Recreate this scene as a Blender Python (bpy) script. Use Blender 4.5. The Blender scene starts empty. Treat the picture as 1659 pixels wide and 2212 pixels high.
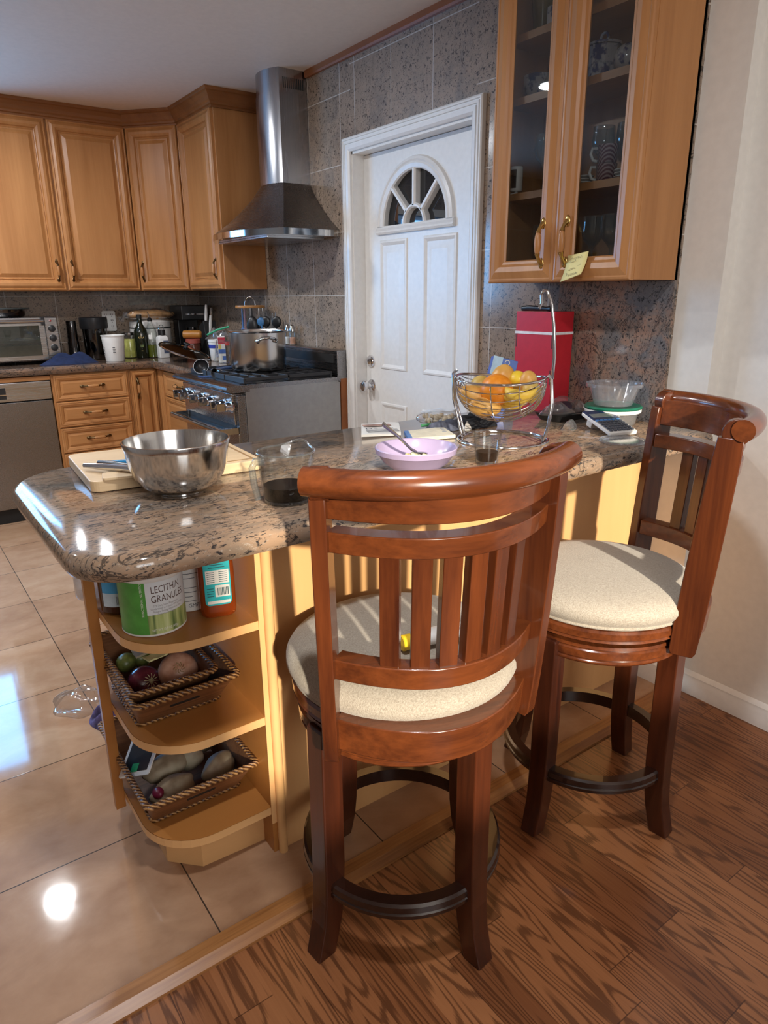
import bpy, math, random
from mathutils import Vector, Matrix, Euler
random.seed(7)
PI = math.pi
def R(d): return math.radians(d)
SC = bpy.context.scene
COL = SC.collection

# ---------------------------------------------------------------- camera
F_PX = 1487.5
cam_d = bpy.data.cameras.new('camera')
cam_d.sensor_fit = 'VERTICAL'; cam_d.sensor_height = 36.0; cam_d.sensor_width = 27.0
cam_d.lens = F_PX / 2212 * 36.0
cam_d.clip_start = 0.02
cam = bpy.data.objects.new('camera', cam_d); COL.objects.link(cam)
yaw, pitch, roll = R(54.064), R(17.497), R(-0.446)
fw = Vector((math.cos(yaw)*math.cos(pitch), math.sin(yaw)*math.cos(pitch), -math.sin(pitch)))
r0 = Vector((math.sin(yaw), -math.cos(yaw), 0)); u0 = r0.cross(fw)
rt = math.cos(roll)*r0 + math.sin(roll)*u0
up = -math.sin(roll)*r0 + math.cos(roll)*u0
cam.matrix_world = Matrix(((rt.x, up.x, -fw.x, 0), (rt.y, up.y, -fw.y, 0), (rt.z, up.z, -fw.z, 1.35), (0, 0, 0, 1)))
SC.camera = cam

# ---------------------------------------------------------------- view, world, sun, lights
vs = SC.view_settings
vs.view_transform = 'Standard'; vs.look = 'None'; vs.gamma = 1.0; vs.use_curve_mapping = False
vs.exposure = 0.52
SC.cycles.transparent_max_bounces = 32; SC.cycles.max_bounces = 10; SC.cycles.diffuse_bounces = 5; SC.cycles.sample_clamp_indirect = 6.0
SKY_STRENGTH = 1.0
SUN_STRENGTH, SUN_AZ, SUN_EL, SUN_SOFT = 5.0, 73.0, 17.5, 1.6
LAMP_W = 14.5
WINDOW_W, SINK_W = 26.0, 32.0
world = bpy.data.worlds.new('sky'); SC.world = world; world.use_nodes = True
wn = world.node_tree
bg = wn.nodes['Background']; bg.inputs[0].default_value = (0.33, 0.58, 1.0, 1); bg.inputs[1].default_value = SKY_STRENGTH
def light(name, kind, loc, energy, color=(1, 1, 1), **kw):
    d = bpy.data.lights.new(name, kind); d.energy = energy; d.color = color
    for k, v in kw.items(): setattr(d, k, v)
    o = bpy.data.objects.new(name, d); COL.objects.link(o); o.location = loc
    return o
sun = light('sun', 'SUN', (0, -6, 4), SUN_STRENGTH, (1.0, 0.90, 0.74), angle=R(SUN_SOFT))
sd = Vector((math.cos(R(SUN_AZ))*math.cos(R(SUN_EL)), math.sin(R(SUN_AZ))*math.cos(R(SUN_EL)), -math.sin(R(SUN_EL))))
sun.rotation_euler = sd.to_track_quat('-Z', 'Y').to_euler()
# daylight entering by the glazed dining-room wall behind and the kitchen window over the sink
dl = light('dining_daylight', 'AREA', (0.10, -2.42, 1.86), WINDOW_W, (1.0, 0.95, 0.88), shape='RECTANGLE', size=1.5, size_y=0.98)
dl.rotation_euler = Vector((0, 1, 0)).to_track_quat('-Z', 'Z').to_euler()
kl = light('sink_daylight', 'AREA', (-0.3, 5.12, 1.62), SINK_W, (0.16, 0.50, 1.0), shape='RECTANGLE', size=1.4, size_y=0.7)
kl.rotation_euler = Vector((0, -1, -0.1)).to_track_quat('-Z', 'Z').to_euler()

# ---------------------------------------------------------------- objects and mesh helpers
def props(o, label=None, cat=None, group=None, kind=None):
    if label: o['label'] = label
    if cat: o['category'] = cat
    if group: o['group'] = group
    if kind: o['kind'] = kind
    return o
def thing(name, label, cat, loc=(0, 0, 0), rz=0.0, group=None):
    o = bpy.data.objects.new(name, None); COL.objects.link(o)
    o.empty_display_size = 0.05
    o.location = loc; o.rotation_euler = (0, 0, rz)
    return props(o, label, cat, group)

class MB:
    """collects shapes into one mesh"""
    def __init__(s): s.v = []; s.f = []; s.m = []; s.mat = 0; s.T = None
    def add(s, verts, faces):
        b = len(s.v)
        if s.T is not None: verts = [s.T @ Vector(p) for p in verts]
        s.v.extend([tuple(p) for p in verts])
        for f in faces: s.f.append(tuple(b+i for i in f)); s.m.append(s.mat)
        return s
    def box(s, x0, x1, y0, y1, z0, z1):
        v = [(x0,y0,z0),(x1,y0,z0),(x1,y1,z0),(x0,y1,z0),(x0,y0,z1),(x1,y0,z1),(x1,y1,z1),(x0,y1,z1)]
        return s.add(v, [(3,2,1,0),(4,5,6,7),(0,1,5,4),(1,2,6,5),(2,3,7,6),(3,0,4,7)])
    def loft(s, rings, closed=False, caps=True):
        n = len(rings[0]); v = [p for r in rings for p in r]; f = []
        m = len(rings)
        for i in range(m if closed else m-1):
            j = (i+1) % m
            for k in range(n):
                l = (k+1) % n
                f.append((i*n+k, i*n+l, j*n+l, j*n+k))
        if caps and not closed:
            f.append(tuple(range(n))[::-1]); f.append(tuple((m-1)*n+k for k in range(n)))
        return s.add(v, f)
    def lathe(s, prof, c=(0, 0, 0), seg=32, a0=0, a1=2*PI):
        full = abs(a1-a0-2*PI) < 1e-6
        n = seg if full else seg+1
        v = []; f = []
        for (r, z) in prof:
            for k in range(n):
                a = a0+(a1-a0)*k/seg
                v.append((c[0]+r*math.cos(a), c[1]+r*math.sin(a), c[2]+z))
        for i in range(len(prof)-1):
            for k in range(seg):
                l = (k+1) % n
                q = [i*n+k, i*n+l, (i+1)*n+l, (i+1)*n+k]
                if prof[i][0] < 1e-9: q = [i*n+k, (i+1)*n+l, (i+1)*n+k]
                elif prof[i+1][0] < 1e-9: q = [i*n+k, i*n+l, (i+1)*n+k]
                f.append(tuple(q))
        return s.add(v, f)
    def cyl(s, p0, p1, r0, r1=None, seg=20):
        return s.tube([p0, p1], [r0, r0 if r1 is None else r1], seg)
    def tube(s, pts, r, seg=10, closed=False, caps=True, sq=1.0):
        pts = [Vector(p) for p in pts]; n = len(pts)
        rr = r if isinstance(r, (list, tuple)) else [r]*n
        tan = []
        for i in range(n):
            a = pts[(i-1) % n] if (closed or i > 0) else pts[i]
            b = pts[(i+1) % n] if (closed or i < n-1) else pts[i]
            t = (b-a); tan.append(t.normalized() if t.length > 1e-9 else Vector((0, 0, 1)))
        t0 = tan[0]; ref = Vector((0, 0, 1)) if abs(t0.z) < 0.9 else Vector((1, 0, 0))
        nrm = (ref - t0*ref.dot(t0)).normalized(); rings = []
        for i in range(n):
            t = tan[i]; nrm = nrm - t*nrm.dot(t)
            nrm = nrm.normalized() if nrm.length > 1e-6 else t.orthogonal().normalized()
            bi = t.cross(nrm)
            rings.append([pts[i] + rr[i]*(math.cos(2*PI*k/seg)*nrm + sq*math.sin(2*PI*k/seg)*bi) for k in range(seg)])
        return s.loft(rings, closed, caps)
    def prism(s, poly, z0, z1):
        return s.loft([[(x, y, z0) for x, y in poly], [(x, y, z1) for x, y in poly]])
    def ell(s, c, rad, rot=None, nu=18, nv=12, fn=None):
        M = Euler(rot).to_matrix() if rot else Matrix.Identity(3)
        c = Vector(c); v = []; f = []
        for i in range(nv+1):
            th = PI*i/nv
            for k in range(nu):
                ph = 2*PI*k/nu
                p = Vector((math.sin(th)*math.cos(ph), math.sin(th)*math.sin(ph), math.cos(th)))
                q = fn(p) if fn else 1.0
                v.append(c + M @ Vector((p.x*rad[0]*q, p.y*rad[1]*q, p.z*rad[2]*q)))
        for i in range(nv):
            for k in range(nu):
                l = (k+1) % nu
                f.append((i*nu+k, (i+1)*nu+k, (i+1)*nu+l, i*nu+l))
        return s.add(v, f)
    def patch(s, c, r, a0, a1, z0, z1, seg=16):
        v = []; f = []
        for k in range(seg+1):
            a = a0+(a1-a0)*k/seg
            v += [(c[0]+r*math.cos(a), c[1]+r*math.sin(a), c[2]+z0), (c[0]+r*math.cos(a), c[1]+r*math.sin(a), c[2]+z1)]
        for k in range(seg): f.append((2*k, 2*k+2, 2*k+3, 2*k+1))
        return s.add(v, f)
    def quad(s, a, b, c, d): return s.add([a, b, c, d], [(0, 1, 2, 3)])
    def build(s, name, mat, parent=None, world=False, smooth=None, bev=0.0, bseg=2, label=None, solid=0.0, sub=0):
        me = bpy.data.meshes.new(name)
        v = s.v
        if world and parent is not None:
            o = parent; M = Matrix.Identity(4)
            while o is not None:
                M = Matrix.LocRotScale(o.location, o.rotation_euler, o.scale) @ M; o = o.parent
            I = M.inverted(); v = [tuple(I @ Vector(p)) for p in v]
        me.from_pydata(v, [], s.f); me.validate(); 
        mats = mat if isinstance(mat, (list, tuple)) else [mat]
        for m in mats: me.materials.append(m)
        if len(mats) > 1 and len(me.polygons) == len(s.m): me.polygons.foreach_set('material_index', s.m)
        import bmesh
        bm = bmesh.new(); bm.from_mesh(me); bmesh.ops.recalc_face_normals(bm, faces=bm.faces); bm.to_mesh(me); bm.free()
        if smooth is not None:
            me.polygons.foreach_set('use_smooth', [True]*len(me.polygons))
            me.set_sharp_from_angle(angle=R(smooth))
        me.update()
        ob = bpy.data.objects.new(name, me); COL.objects.link(ob); ob.parent = parent
        if solid:
            md = ob.modifiers.new('solid', 'SOLIDIFY'); md.thickness = solid; md.offset = 0
        if bev:
            md = ob.modifiers.new('bevel', 'BEVEL'); md.width = bev; md.segments = bseg; md.limit_method = 'ANGLE'; md.angle_limit = R(40); md.harden_normals = False
        if sub:
            md = ob.modifiers.new('sub', 'SUBSURF'); md.levels = sub; md.render_levels = sub
        if label: ob['label'] = label
        return ob

def frame(o, U, V):
    """matrix mapping local (u, v, n) to world; n = U x V"""
    U = Vector(U).normalized(); V = Vector(V).normalized(); N = U.cross(V)
    return Matrix(((U.x, V.x, N.x, o[0]), (U.y, V.y, N.y, o[1]), (U.z, V.z, N.z, o[2]), (0, 0, 0, 1)))
def rrect(x0, x1, y0, y1, r, seg=6):
    p = []
    for cx, cy, a in ((x1-r, y1-r, 0), (x0+r, y1-r, 90), (x0+r, y0+r, 180), (x1-r, y0+r, 270)):
        for k in range(seg+1):
            t = R(a+90*k/seg); p.append((cx+r*math.cos(t), cy+r*math.sin(t)))
    return p
def text_geo(s, size):
    """triangles of a line of lettering, centred"""
    cu = bpy.data.curves.new('t', 'FONT'); cu.body = s; cu.size = size; cu.align_x = 'CENTER'; cu.align_y = 'CENTER'; cu.resolution_u = 3
    ob = bpy.data.objects.new('t', cu); COL.objects.link(ob)
    dg = bpy.context.evaluated_depsgraph_get()
    me = bpy.data.meshes.new_from_object(ob.evaluated_get(dg))
    v = [tuple(p.co) for p in me.vertices]; f = [tuple(p.vertices) for p in me.polygons]
    bpy.data.objects.remove(ob); bpy.data.curves.remove(cu); bpy.data.meshes.remove(me)
    return v, f
def text_flat(mb, s, size, M, sx=1.0):
    v, f = text_geo(s, size)
    mb.add([M @ Vector((x*sx, y, 0)) for x, y, z in v], f)
def text_cyl(mb, s, size, c, r, a, z, sx=1.0, vertical=False):
    v, f = text_geo(s, size); out = []
    for x, y, _ in v:
        if vertical: x, y = -y, x
        else: x = x*sx
        t = a+x/r
        out.append((c[0]+r*math.cos(t), c[1]+r*math.sin(t), c[2]+z+y))
    mb.add(out, f)

# ---------------------------------------------------------------- materials
class NT:
    def __init__(s, name):
        s.m = bpy.data.materials.new(name); s.m.use_nodes = True; s.t = s.m.node_tree
        s.b = s.t.nodes['Principled BSDF']; s.out = s.t.nodes['Material Output']
    def n(s, typ, *ins, **kw):
        nd = s.t.nodes.new('ShaderNode'+typ)
        for k, v in kw.items():
            if k.startswith('i_'): s.put(nd.inputs[k[2:].replace('_', ' ')], v)
            else: setattr(nd, k, v)
        for i, v in enumerate(ins):
            if v is not None: s.put(nd.inputs[i], v)
        return nd
    def put(s, sock, v):
        if isinstance(v, bpy.types.NodeSocket): s.t.links.new(v, sock)
        elif isinstance(v, bpy.types.Node): s.t.links.new(v.outputs[0], sock)
        else:
            if isinstance(v, tuple) and len(v) == 3 and sock.type == 'RGBA': v = (*v, 1)
            sock.default_value = v
    def math(s, op, a, b=None, c=None): return s.n('Math', a, b, c, operation=op).outputs[0]
    def obj(s): return s.n('TexCoord').outputs['Object']
    def sep(s, v):
        x = s.n('SeparateXYZ', v); return x.outputs
    def comb(s, x, y, z): return s.n('CombineXYZ', x, y, z).outputs[0]
    def scale(s, v, xyz): return s.n('Mapping', v, None, None, xyz).outputs[0]
    def noise(s, v, sc, det=4, rough=.5, dist=0.0):
        nd = s.n('TexNoise'); s.put(nd.inputs['Vector'], v); nd.inputs['Scale'].default_value = sc
        nd.inputs['Detail'].default_value = det; nd.inputs['Roughness'].default_value = rough; nd.inputs['Distortion'].default_value = dist
        return nd.outputs[0]
    def ramp(s, fac, *stops):
        nd = s.n('ValToRGB'); s.put(nd.inputs[0], fac); e = nd.color_ramp.elements
        while len(e) < len(stops): e.new(0.5)
        for el, (p, c) in zip(e, stops): el.position = p; el.color = (*c, 1) if len(c) == 3 else c
        return nd.outputs[0]
    def mix(s, fac, a, b, mode='MIX'):
        nd = s.n('MixRGB', fac, a, b, blend_type=mode); return nd.outputs[0]
    def line(s, coord, off, pitch, half):
        """1 on a joint line of the given half width"""
        q = s.math('FRACT', s.math('ADD', s.math('DIVIDE', s.math('SUBTRACT', coord, off), pitch), 100.0))
        d = s.math('MULTIPLY', s.math('MINIMUM', q, s.math('SUBTRACT', 1.0, q)), pitch)
        return s.math('LESS_THAN', d, half)
    def done(s, color=None, rough=None, metal=None, bump=None, bstr=.2, bdist=.002, coat=None, spec=None, **kw):
        b = s.b.inputs
        for k, v in (('Base Color', color), ('Roughness', rough), ('Metallic', metal), ('Coat Weight', coat), ('Specular IOR Level', spec)):
            if v is not None: s.put(b[k], v)
        for k, v in kw.items(): s.put(b[k.replace('_', ' ')], v)
        if bump is not None:
            bp = s.n('Bump'); bp.inputs['Strength'].default_value = bstr; bp.inputs['Distance'].default_value = bdist
            s.put(bp.inputs['Height'], bump); s.t.links.new(bp.outputs[0], b['Normal'])
        return s.m

def plain(name, c, rough=.5, metal=0.0, var=.12, **kw):
    t = NT(name); n = t.noise(t.obj(), 40, 3)
    lo = tuple(x*(1-var) for x in c); hi = tuple(min(1, x*(1+var)) for x in c)
    return t.done(t.ramp(n, (.3, lo), (.7, hi)), rough, metal, **kw)
def wood(name, a, b, axis=2, rough=.35, coat=.0, fine=1.0, streak=.5, spec=.4):
    t = NT(name); v = t.obj()
    sc = [9.0*fine]*3; sc[axis] = 1.0*fine
    sc2 = [70.0*fine]*3; sc2[axis] = 3.0*fine
    n1 = t.noise(t.scale(v, tuple(sc)), 1.0, 5, .55, .6); n2 = t.noise(t.scale(v, tuple(sc2)), 1.0, 3, .6)
    f = t.math('ADD', t.math('MULTIPLY', n1, 1.0-streak*.5), t.math('MULTIPLY', n2, streak*.5))
    return t.done(t.ramp(f, (.32, a), (.68, b)), rough, 0, bump=n2, bstr=.04, bdist=.001, coat=coat, spec=spec)
def granite(t, v, cols, stretch=(1, 1, 1), sc=1.0):
    v2 = t.scale(v, stretch)
    a = t.noise(v2, 16*sc, 6, .65, .4); b = t.noise(v2, 110*sc, 4, .7); c = t.noise(v2, 48*sc, 5, .7, .8); d = t.noise(v2, 5*sc, 4, .6, .5)
    base = t.mix(t.ramp(a, (.42, (0, 0, 0)), (.62, (1, 1, 1))), cols[0], cols[1])
    base = t.mix(t.ramp(d, (.52, (0, 0, 0)), (.66, (1, 1, 1))), base, cols[2])
    base = t.mix(t.ramp(b, (.56, (0, 0, 0)), (.66, (.75, .75, .75))), base, cols[3])
    fl = t.ramp(t.math('ADD', t.math('MULTIPLY', c, .62), t.math('MULTIPLY', b, .38)), (.532, (0, 0, 0)), (.585, (1, 1, 1)))
    return t.mix(fl, base, cols[4])
M = {}
MA, MBb = (.36, .150, .046), (.50, .232, .082)
M['maple'] = wood('maple_upright', MA, MBb, 2, .34)
M['maple_x'] = wood('maple_along', MA, MBb, 0, .34)
M['maple_y'] = wood('maple_across', MA, MBb, 1, .34)
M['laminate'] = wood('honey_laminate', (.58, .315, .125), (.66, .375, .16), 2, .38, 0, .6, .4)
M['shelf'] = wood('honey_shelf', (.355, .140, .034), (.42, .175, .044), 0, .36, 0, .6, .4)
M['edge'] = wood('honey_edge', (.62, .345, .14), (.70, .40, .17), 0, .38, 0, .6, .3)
M['crown'] = wood('crown_wood', (.20, .072, .021), (.32, .130, .042), 0, .32)
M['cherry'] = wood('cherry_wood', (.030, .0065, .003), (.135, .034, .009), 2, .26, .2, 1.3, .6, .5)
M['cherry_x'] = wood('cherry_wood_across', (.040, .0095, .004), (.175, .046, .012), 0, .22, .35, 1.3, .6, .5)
M['cherry_leg_shaded'] = wood('cherry_leg_shaded', (.016, .0045, .003), (.085, .020, .0065), 2, .28, .2, 1.3, .6, .45)  # cherry darkened for the legs, their shade put into the colour
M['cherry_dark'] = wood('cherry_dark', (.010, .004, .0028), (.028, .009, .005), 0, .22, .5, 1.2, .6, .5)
M['trimwood'] = wood('reddish_trim', (.24, .075, .022), (.34, .12, .036), 1, .4)
M['bamboo'] = wood('bamboo', (.66, .46, .25), (.82, .62, .38), 0, .42, 0, 1.6, .6)
M['brass'] = plain('antique_brass', (.55, .36, .12), .25, 1.0)
M['dbrass'] = plain('dark_brass', (.16, .10, .045), .3, 1.0)
M['black'] = plain('black_plastic', (.012, .012, .013), .32)
M['blackm'] = plain('black_matte', (.014, .014, .014), .6)
M['iron'] = plain('cast_iron', (.02, .02, .022), .5)
M['white'] = plain('white_paint', (.80, .79, .76), .35, 0, .03)
M['wallwhite'] = plain('wall_paint', (.80, .77, .71), .6, 0, .03)
M['offwhite'] = plain('offwhite_plastic', (.72, .70, .66), .4, 0, .04)
M['ceiling'] = plain('ceiling_paint', (.74, .655, .565), .55, 0, .03)
M['paper'] = plain('paper', (.78, .77, .72), .7, 0, .05)
M['chrome'] = plain('chrome', (.72, .72, .74), .08, 1.0, .03)
def brushed(name, c, axis, rough=.24, aniso=.0):
    t = NT(name); sc = [400.0]*3; sc[axis] = 4.0
    n = t.noise(t.scale(t.obj(), tuple(sc)), 1.0, 2)
    return t.done(t.ramp(n, (.3, tuple(x*.86 for x in c)), (.7, c)), t.ramp(n, (.3, (rough*.8,)*3), (.7, (rough*1.25,)*3)), 1.0)
M['steel'] = brushed('brushed_steel', (.50, .49, .48), 0)
M['steel_z'] = brushed('brushed_steel_upright', (.44, .43, .44), 2, .22)
M['steel_d'] = brushed('dark_steel', (.30, .29, .29), 1, .26)
M['bowl'] = brushed('satin_bowl', (.74, .73, .71), 2, .15)
M['steel_side'] = plain('satin_steel', (.36, .355, .35), .34, 1.0, .05)
M['polish'] = plain('polished_steel', (.55, .55, .55), .09, 1.0, .03)
def thin_glass(name, tint=(.93, .96, .95), gloss=1.0, rough=.02, edge=0.0, body=(.9, .92, .92), edge_dark=.5):
    t = NT(name)
    fc = t.n('LayerWeight', .5).outputs['Facing']
    tc = t.mix(t.math('MULTIPLY', t.math('POWER', fc, 2.5), edge_dark), tint, (.10, .11, .11))
    tr = t.n('BsdfTransparent', tc); gl = t.n('BsdfGlossy', (1, 1, 1), rough)
    fac = t.math('MINIMUM', t.math('MULTIPLY', t.math('ADD', t.math('MULTIPLY', t.math('POWER', fc, 3.0), .8), .06), gloss), 1.0)
    mx = t.n('MixShader', fac, tr.outputs[0], gl.outputs[0]); s = mx.outputs[0]
    if edge:
        df = t.n('BsdfTranslucent', body); d2 = t.n('BsdfDiffuse', body)
        m0 = t.n('MixShader', .5, df.outputs[0], d2.outputs[0])
        s = t.n('MixShader', edge, s, m0.outputs[0]).outputs[0]
    t.put(t.out.inputs[0], s); return t.m
M['pane'] = thin_glass('cabinet_glass', (.74, .76, .76), .7, .01, edge_dark=0.0)
M['glass'] = thin_glass('clear_glass', (.975, .985, .98), .48, .01, .0)
M['thick'] = thin_glass('thick_glass', (.80, .83, .82), 1.6, .02, .05, edge_dark=.8)
M['tubglass'] = thin_glass('frosty_plastic', (.96, .97, .98), 1.0, .1, .11, (.85, .87, .90))
M['filmglass'] = thin_glass('plastic_film', (.98, .98, .98), 1.8, .08, .05)
M['smoke'] = thin_glass('smoky_plastic', (.20, .20, .21), 1.6, .04)
M['lidglass'] = thin_glass('dark_lid_glass', (.30, .27, .25), 1.6, .02)

def mat_fabric():
    t = NT('oatmeal_fabric'); v = t.obj(); x, y, z = t.sep(v)
    w1 = t.noise(t.scale(v, (900, 160, 300)), 1.0, 2); w2 = t.noise(t.scale(v, (160, 900, 300)), 1.0, 2); n = t.noise(v, 22, 4)
    f = t.math('ADD', t.math('MULTIPLY', w1, .5), t.math('MULTIPLY', w2, .5))
    c = t.ramp(f, (.32, (.265, .225, .175)), (.66, (.50, .445, .365)))
    c = t.mix(t.ramp(n, (.35, (.0, .0, .0)), (.75, (.22, .22, .22))), c, (.33, .285, .225))
    return t.done(c, .9, 0, bump=f, bstr=.6, bdist=.002, spec=.15, Sheen_Weight=.25)
M['fabric'] = mat_fabric()
def mat_slab(name, stretch, pal):
    t = NT(name); c = granite(t, t.obj(), pal, stretch, 1.7)
    v2 = t.scale(t.obj(), (2.0, 6.0, 3.0)); q = t.noise(v2, 1.6, 6, .65, 1.6)
    vein = t.math('LESS_THAN', t.math('ABSOLUTE', t.math('SUBTRACT', q, .5)), .009)
    c = t.mix(t.math('MULTIPLY', vein, .75), c, (.03, .026, .024))
    return t.done(c, .09, 0, spec=.55)
PAL = ((.315, .205, .130), (.23, .165, .115), (.165, .138, .115), (.43, .36, .285), (.032, .028, .028))
M['slab'] = mat_slab('brown_granite', (.42, 1.25, 1.0), PAL)
M['counter'] = mat_slab('dark_granite', (.5, 1.2, 1.0), ((.20, .115, .07), (.14, .095, .07), (.09, .075, .065), (.24, .18, .14), (.02, .018, .018)))
M['splash'] = mat_slab('pink_granite', (1, 1, 1), ((.34, .20, .14), (.24, .185, .15), (.16, .15, .15), (.40, .32, .26), (.03, .028, .03)))
def mat_tile(name, y0, py, z0, pz, axis=1):
    t = NT(name); v = t.obj(); s = t.sep(v)
    c = granite(t, v, ((.33, .245, .180), (.275, .21, .155), (.23, .18, .142), (.43, .35, .27), (.045, .034, .028)), (1, 1, 1), 1.5)
    l = t.math('MAXIMUM', t.line(s[axis], y0, py, .0019), t.line(s[2], z0, pz, .0019))
    c = t.mix(l, c, (.55, .50, .44))
    return t.done(c, .16, 0, bump=l, bstr=.3, bdist=-.002, spec=.5)
M['tile_a'] = mat_tile('granite_tile_range', 3.485, .303, 1.348, .31)
M['tile_b'] = mat_tile('granite_tile_over_door', 2.766, .288, 2.384, .60)
M['tile_c'] = mat_tile('granite_tile_by_door', 2.097, .30, 1.22, .2985)
M['tile_l'] = mat_tile('granite_tile_left', 1.057, .30, 1.358, .30, 0)
def mat_floor_tile():
    t = NT('beige_floor_tile'); v = t.obj(); x, y, z = t.sep(v)
    n = t.noise(t.scale(v, (2.2, 3.4, 1)), 1.6, 6, .6, .8); n2 = t.noise(v, 14, 5, .6)
    ix = t.math('FLOOR', t.math('DIVIDE', t.math('SUBTRACT', x, .389), .4435)); iy = t.math('FLOOR', t.math('DIVIDE', t.math('SUBTRACT', y, 1.571), .4365))
    w = t.n('TexWhiteNoise', t.comb(ix, iy, 0.0)).outputs[0]
    f = t.math('ADD', t.math('ADD', t.math('MULTIPLY', n, .6), t.math('MULTIPLY', n2, .25)), t.math('MULTIPLY', w, .15))
    c = t.ramp(f, (.30, (.29, .158, .088)), (.5, (.40, .238, .140)), (.72, (.52, .35, .222)))
    l = t.math('MAXIMUM', t.line(x, .389, .4435, .0016), t.line(y, 1.571, .4365, .0016))
    c = t.mix(l, c, (.05, .035, .025))
    return t.done(c, t.ramp(n2, (.3, (.05,)*3), (.7, (.085,)*3)), 0, bump=l, bstr=.3, bdist=-.002, spec=.5)
M['floortile'] = mat_floor_tile()
def mat_oak():
    t = NT('oak_floor'); v = t.obj(); x, y, z = t.sep(v); W_ = .084
    ix = t.math('FLOOR', t.math('DIVIDE', x, W_)); w = t.n('TexWhiteNoise', t.comb(ix, 3.0, 0.0)).outputs[0]
    yl = t.math('ADD', t.math('DIVIDE', y, .72), t.math('MULTIPLY', w, 7.3)); iy = t.math('FLOOR', yl)
    w2 = t.n('TexWhiteNoise', t.comb(ix, iy, 1.0)).outputs[0]
    gx = t.math('ADD', t.math('MULTIPLY', x, 12.0), t.math('MULTIPLY', w2, 40.0)); gy = t.math('ADD', t.math('MULTIPLY', y, 1.15), t.math('MULTIPLY', w2, 9.0))
    g = t.noise(t.comb(gx, gy, 0.0), 1.0, 2, .45, .25)
    k = t.math('FRACT', t.math('MULTIPLY', g, 17.0)); k = t.math('ABSOLUTE', t.math('SUBTRACT', k, .5))
    fine = t.noise(t.scale(v, (260, 7, 1)), 1.0, 3, .6)
    lines = t.ramp(t.math('ADD', k, t.math('MULTIPLY', t.math('SUBTRACT', fine, .5), .5)), (.08, (1, 1, 1)), (.24, (0, 0, 0)))
    tone = t.ramp(t.math('ADD', t.math('MULTIPLY', w2, .6), t.math('MULTIPLY', fine, .4)), (.2, (.165, .058, .021)), (.8, (.30, .122, .048)))
    c = t.mix(t.math('MULTIPLY', lines, .66), tone, (.045, .014, .006))
    q = t.math('FRACT', yl); dy = t.math('MULTIPLY', t.math('MINIMUM', q, t.math('SUBTRACT', 1.0, q)), .72)
    l = t.math('MAXIMUM', t.line(x, 0.0, W_*3, .0011), t.math('LESS_THAN', dy, .0011))
    c = t.mix(t.math('MULTIPLY', l, .7), c, (.03, .010, .005))
    return t.done(c, .27, 0, bump=lines, bstr=.06, bdist=-.001, spec=.45)
M['oak'] = mat_oak()
M['oakstrip'] = wood('oak_strip', (.16, .058, .016), (.42, .19, .062), 0, .32, 0, 1.6, .9)
def mat_wicker():
    t = NT('wicker'); v = t.obj()
    n = t.noise(v, 60, 3); w = t.n('TexWave', t.scale(v, (1, 1, 1)), 46.0, 3.0, 3.0); w.bands_direction = 'DIAGONAL'
    f = t.math('ADD', t.math('MULTIPLY', w.outputs[1], .6), t.math('MULTIPLY', n, .4))
    return t.done(t.ramp(f, (.25, (.06, .022, .008)), (.5, (.20, .085, .028)), (.8, (.46, .25, .09))), .4, 0, bump=f, bstr=.8, bdist=.004)
M['wicker'] = mat_wicker()
M['wickwall'] = wood('bark_weave', (.08, .03, .012), (.26, .115, .045), 0, .5, 0, 2.2, .9)

# ---------------------------------------------------------------- the room
def struct(name, mb, mat, parent=None, **kw):
    o = mb.build(name, mat, parent, **kw)
    if parent is None: o['kind'] = 'structure'
    return o
H = 2.44
f = MB(); f.box(-2.5, 2.06, 1.13, 5.18, -.06, .012); struct('floor_kitchen', f, M['floortile'])
f = MB(); f.box(-2.5, 2.30, -2.5, 1.13, -.06, 0); struct('floor_dining', f, M['oak'])
f = MB(); f.loft([[(x, 1.103, 0), (x, 1.104, .006), (x, 1.125, .018), (x, 1.158, .019), (x, 1.164, .0125), (x, 1.164, -.01), (x, 1.103, -.01)] for x in (-2.5, 0, 1.05, 2.055)])
struct('trim_1', f, M['oakstrip'], smooth=25)
f = MB(); f.box(-2.6, 2.4, -2.6, 5.3, H, H+.1); struct('ceiling', f, M['ceiling'])
# wall with the white door: three zones of granite tile round the opening
DX, DY0, DY1, DZ = 2.06, 2.215, 3.09, 2.01
w = MB()
w.mat = 0; w.box(DX, DX+.16, DY1, 5.30, 0, H)
w.mat = 1; w.box(DX, DX+.16, DY0, DY1, DZ, H)
w.mat = 2; w.box(DX, DX+.16, 1.283, DY0, 0, H)
struct('wall_back', w, [M['tile_a'], M['tile_b'], M['tile_c']])
w = MB(); w.box(2.068, 2.40, 1.145, 1.283, 0, H); w.box(2.123, 2.40, -2.6, 1.145, 0, H)
struct('wall_right', w, M['wallwhite'])
# cabinet wall with the window over the sink (outside the frame to the left)
WX0, WX1, WZ0, WZ1 = -1.0, .46, 1.24, 2.02
w = MB()
w.box(-2.5, WX0, 5.18, 5.30, 0, H); w.box(WX1, 2.22, 5.18, 5.30, 0, H); w.box(WX0, WX1, 5.18, 5.30, 0, WZ0); w.box(WX0, WX1, 5.18, 5.30, WZ1, H)
struct('wall_left', w, M['tile_l'])
w = MB()
for a, b, c, d in ((WX0-.05, WX1+.05, WZ1, WZ1+.06), (WX0-.05, WX1+.05, WZ0-.06, WZ0), (WX0-.06, WX0, WZ0-.06, WZ1+.06), (WX1, WX1+.06, WZ0-.06, WZ1+.06), (-.30, -.26, WZ0, WZ1)): w.box(a, b, 5.165, 5.22, c, d)
struct('window_1', w, M['white'])
w = MB(); w.box(-2.62, -2.5, -2.6, 5.3, 0, H); struct('wall_front', w, plain('far_room_paint', (.30, .26, .22), .6))
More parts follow.
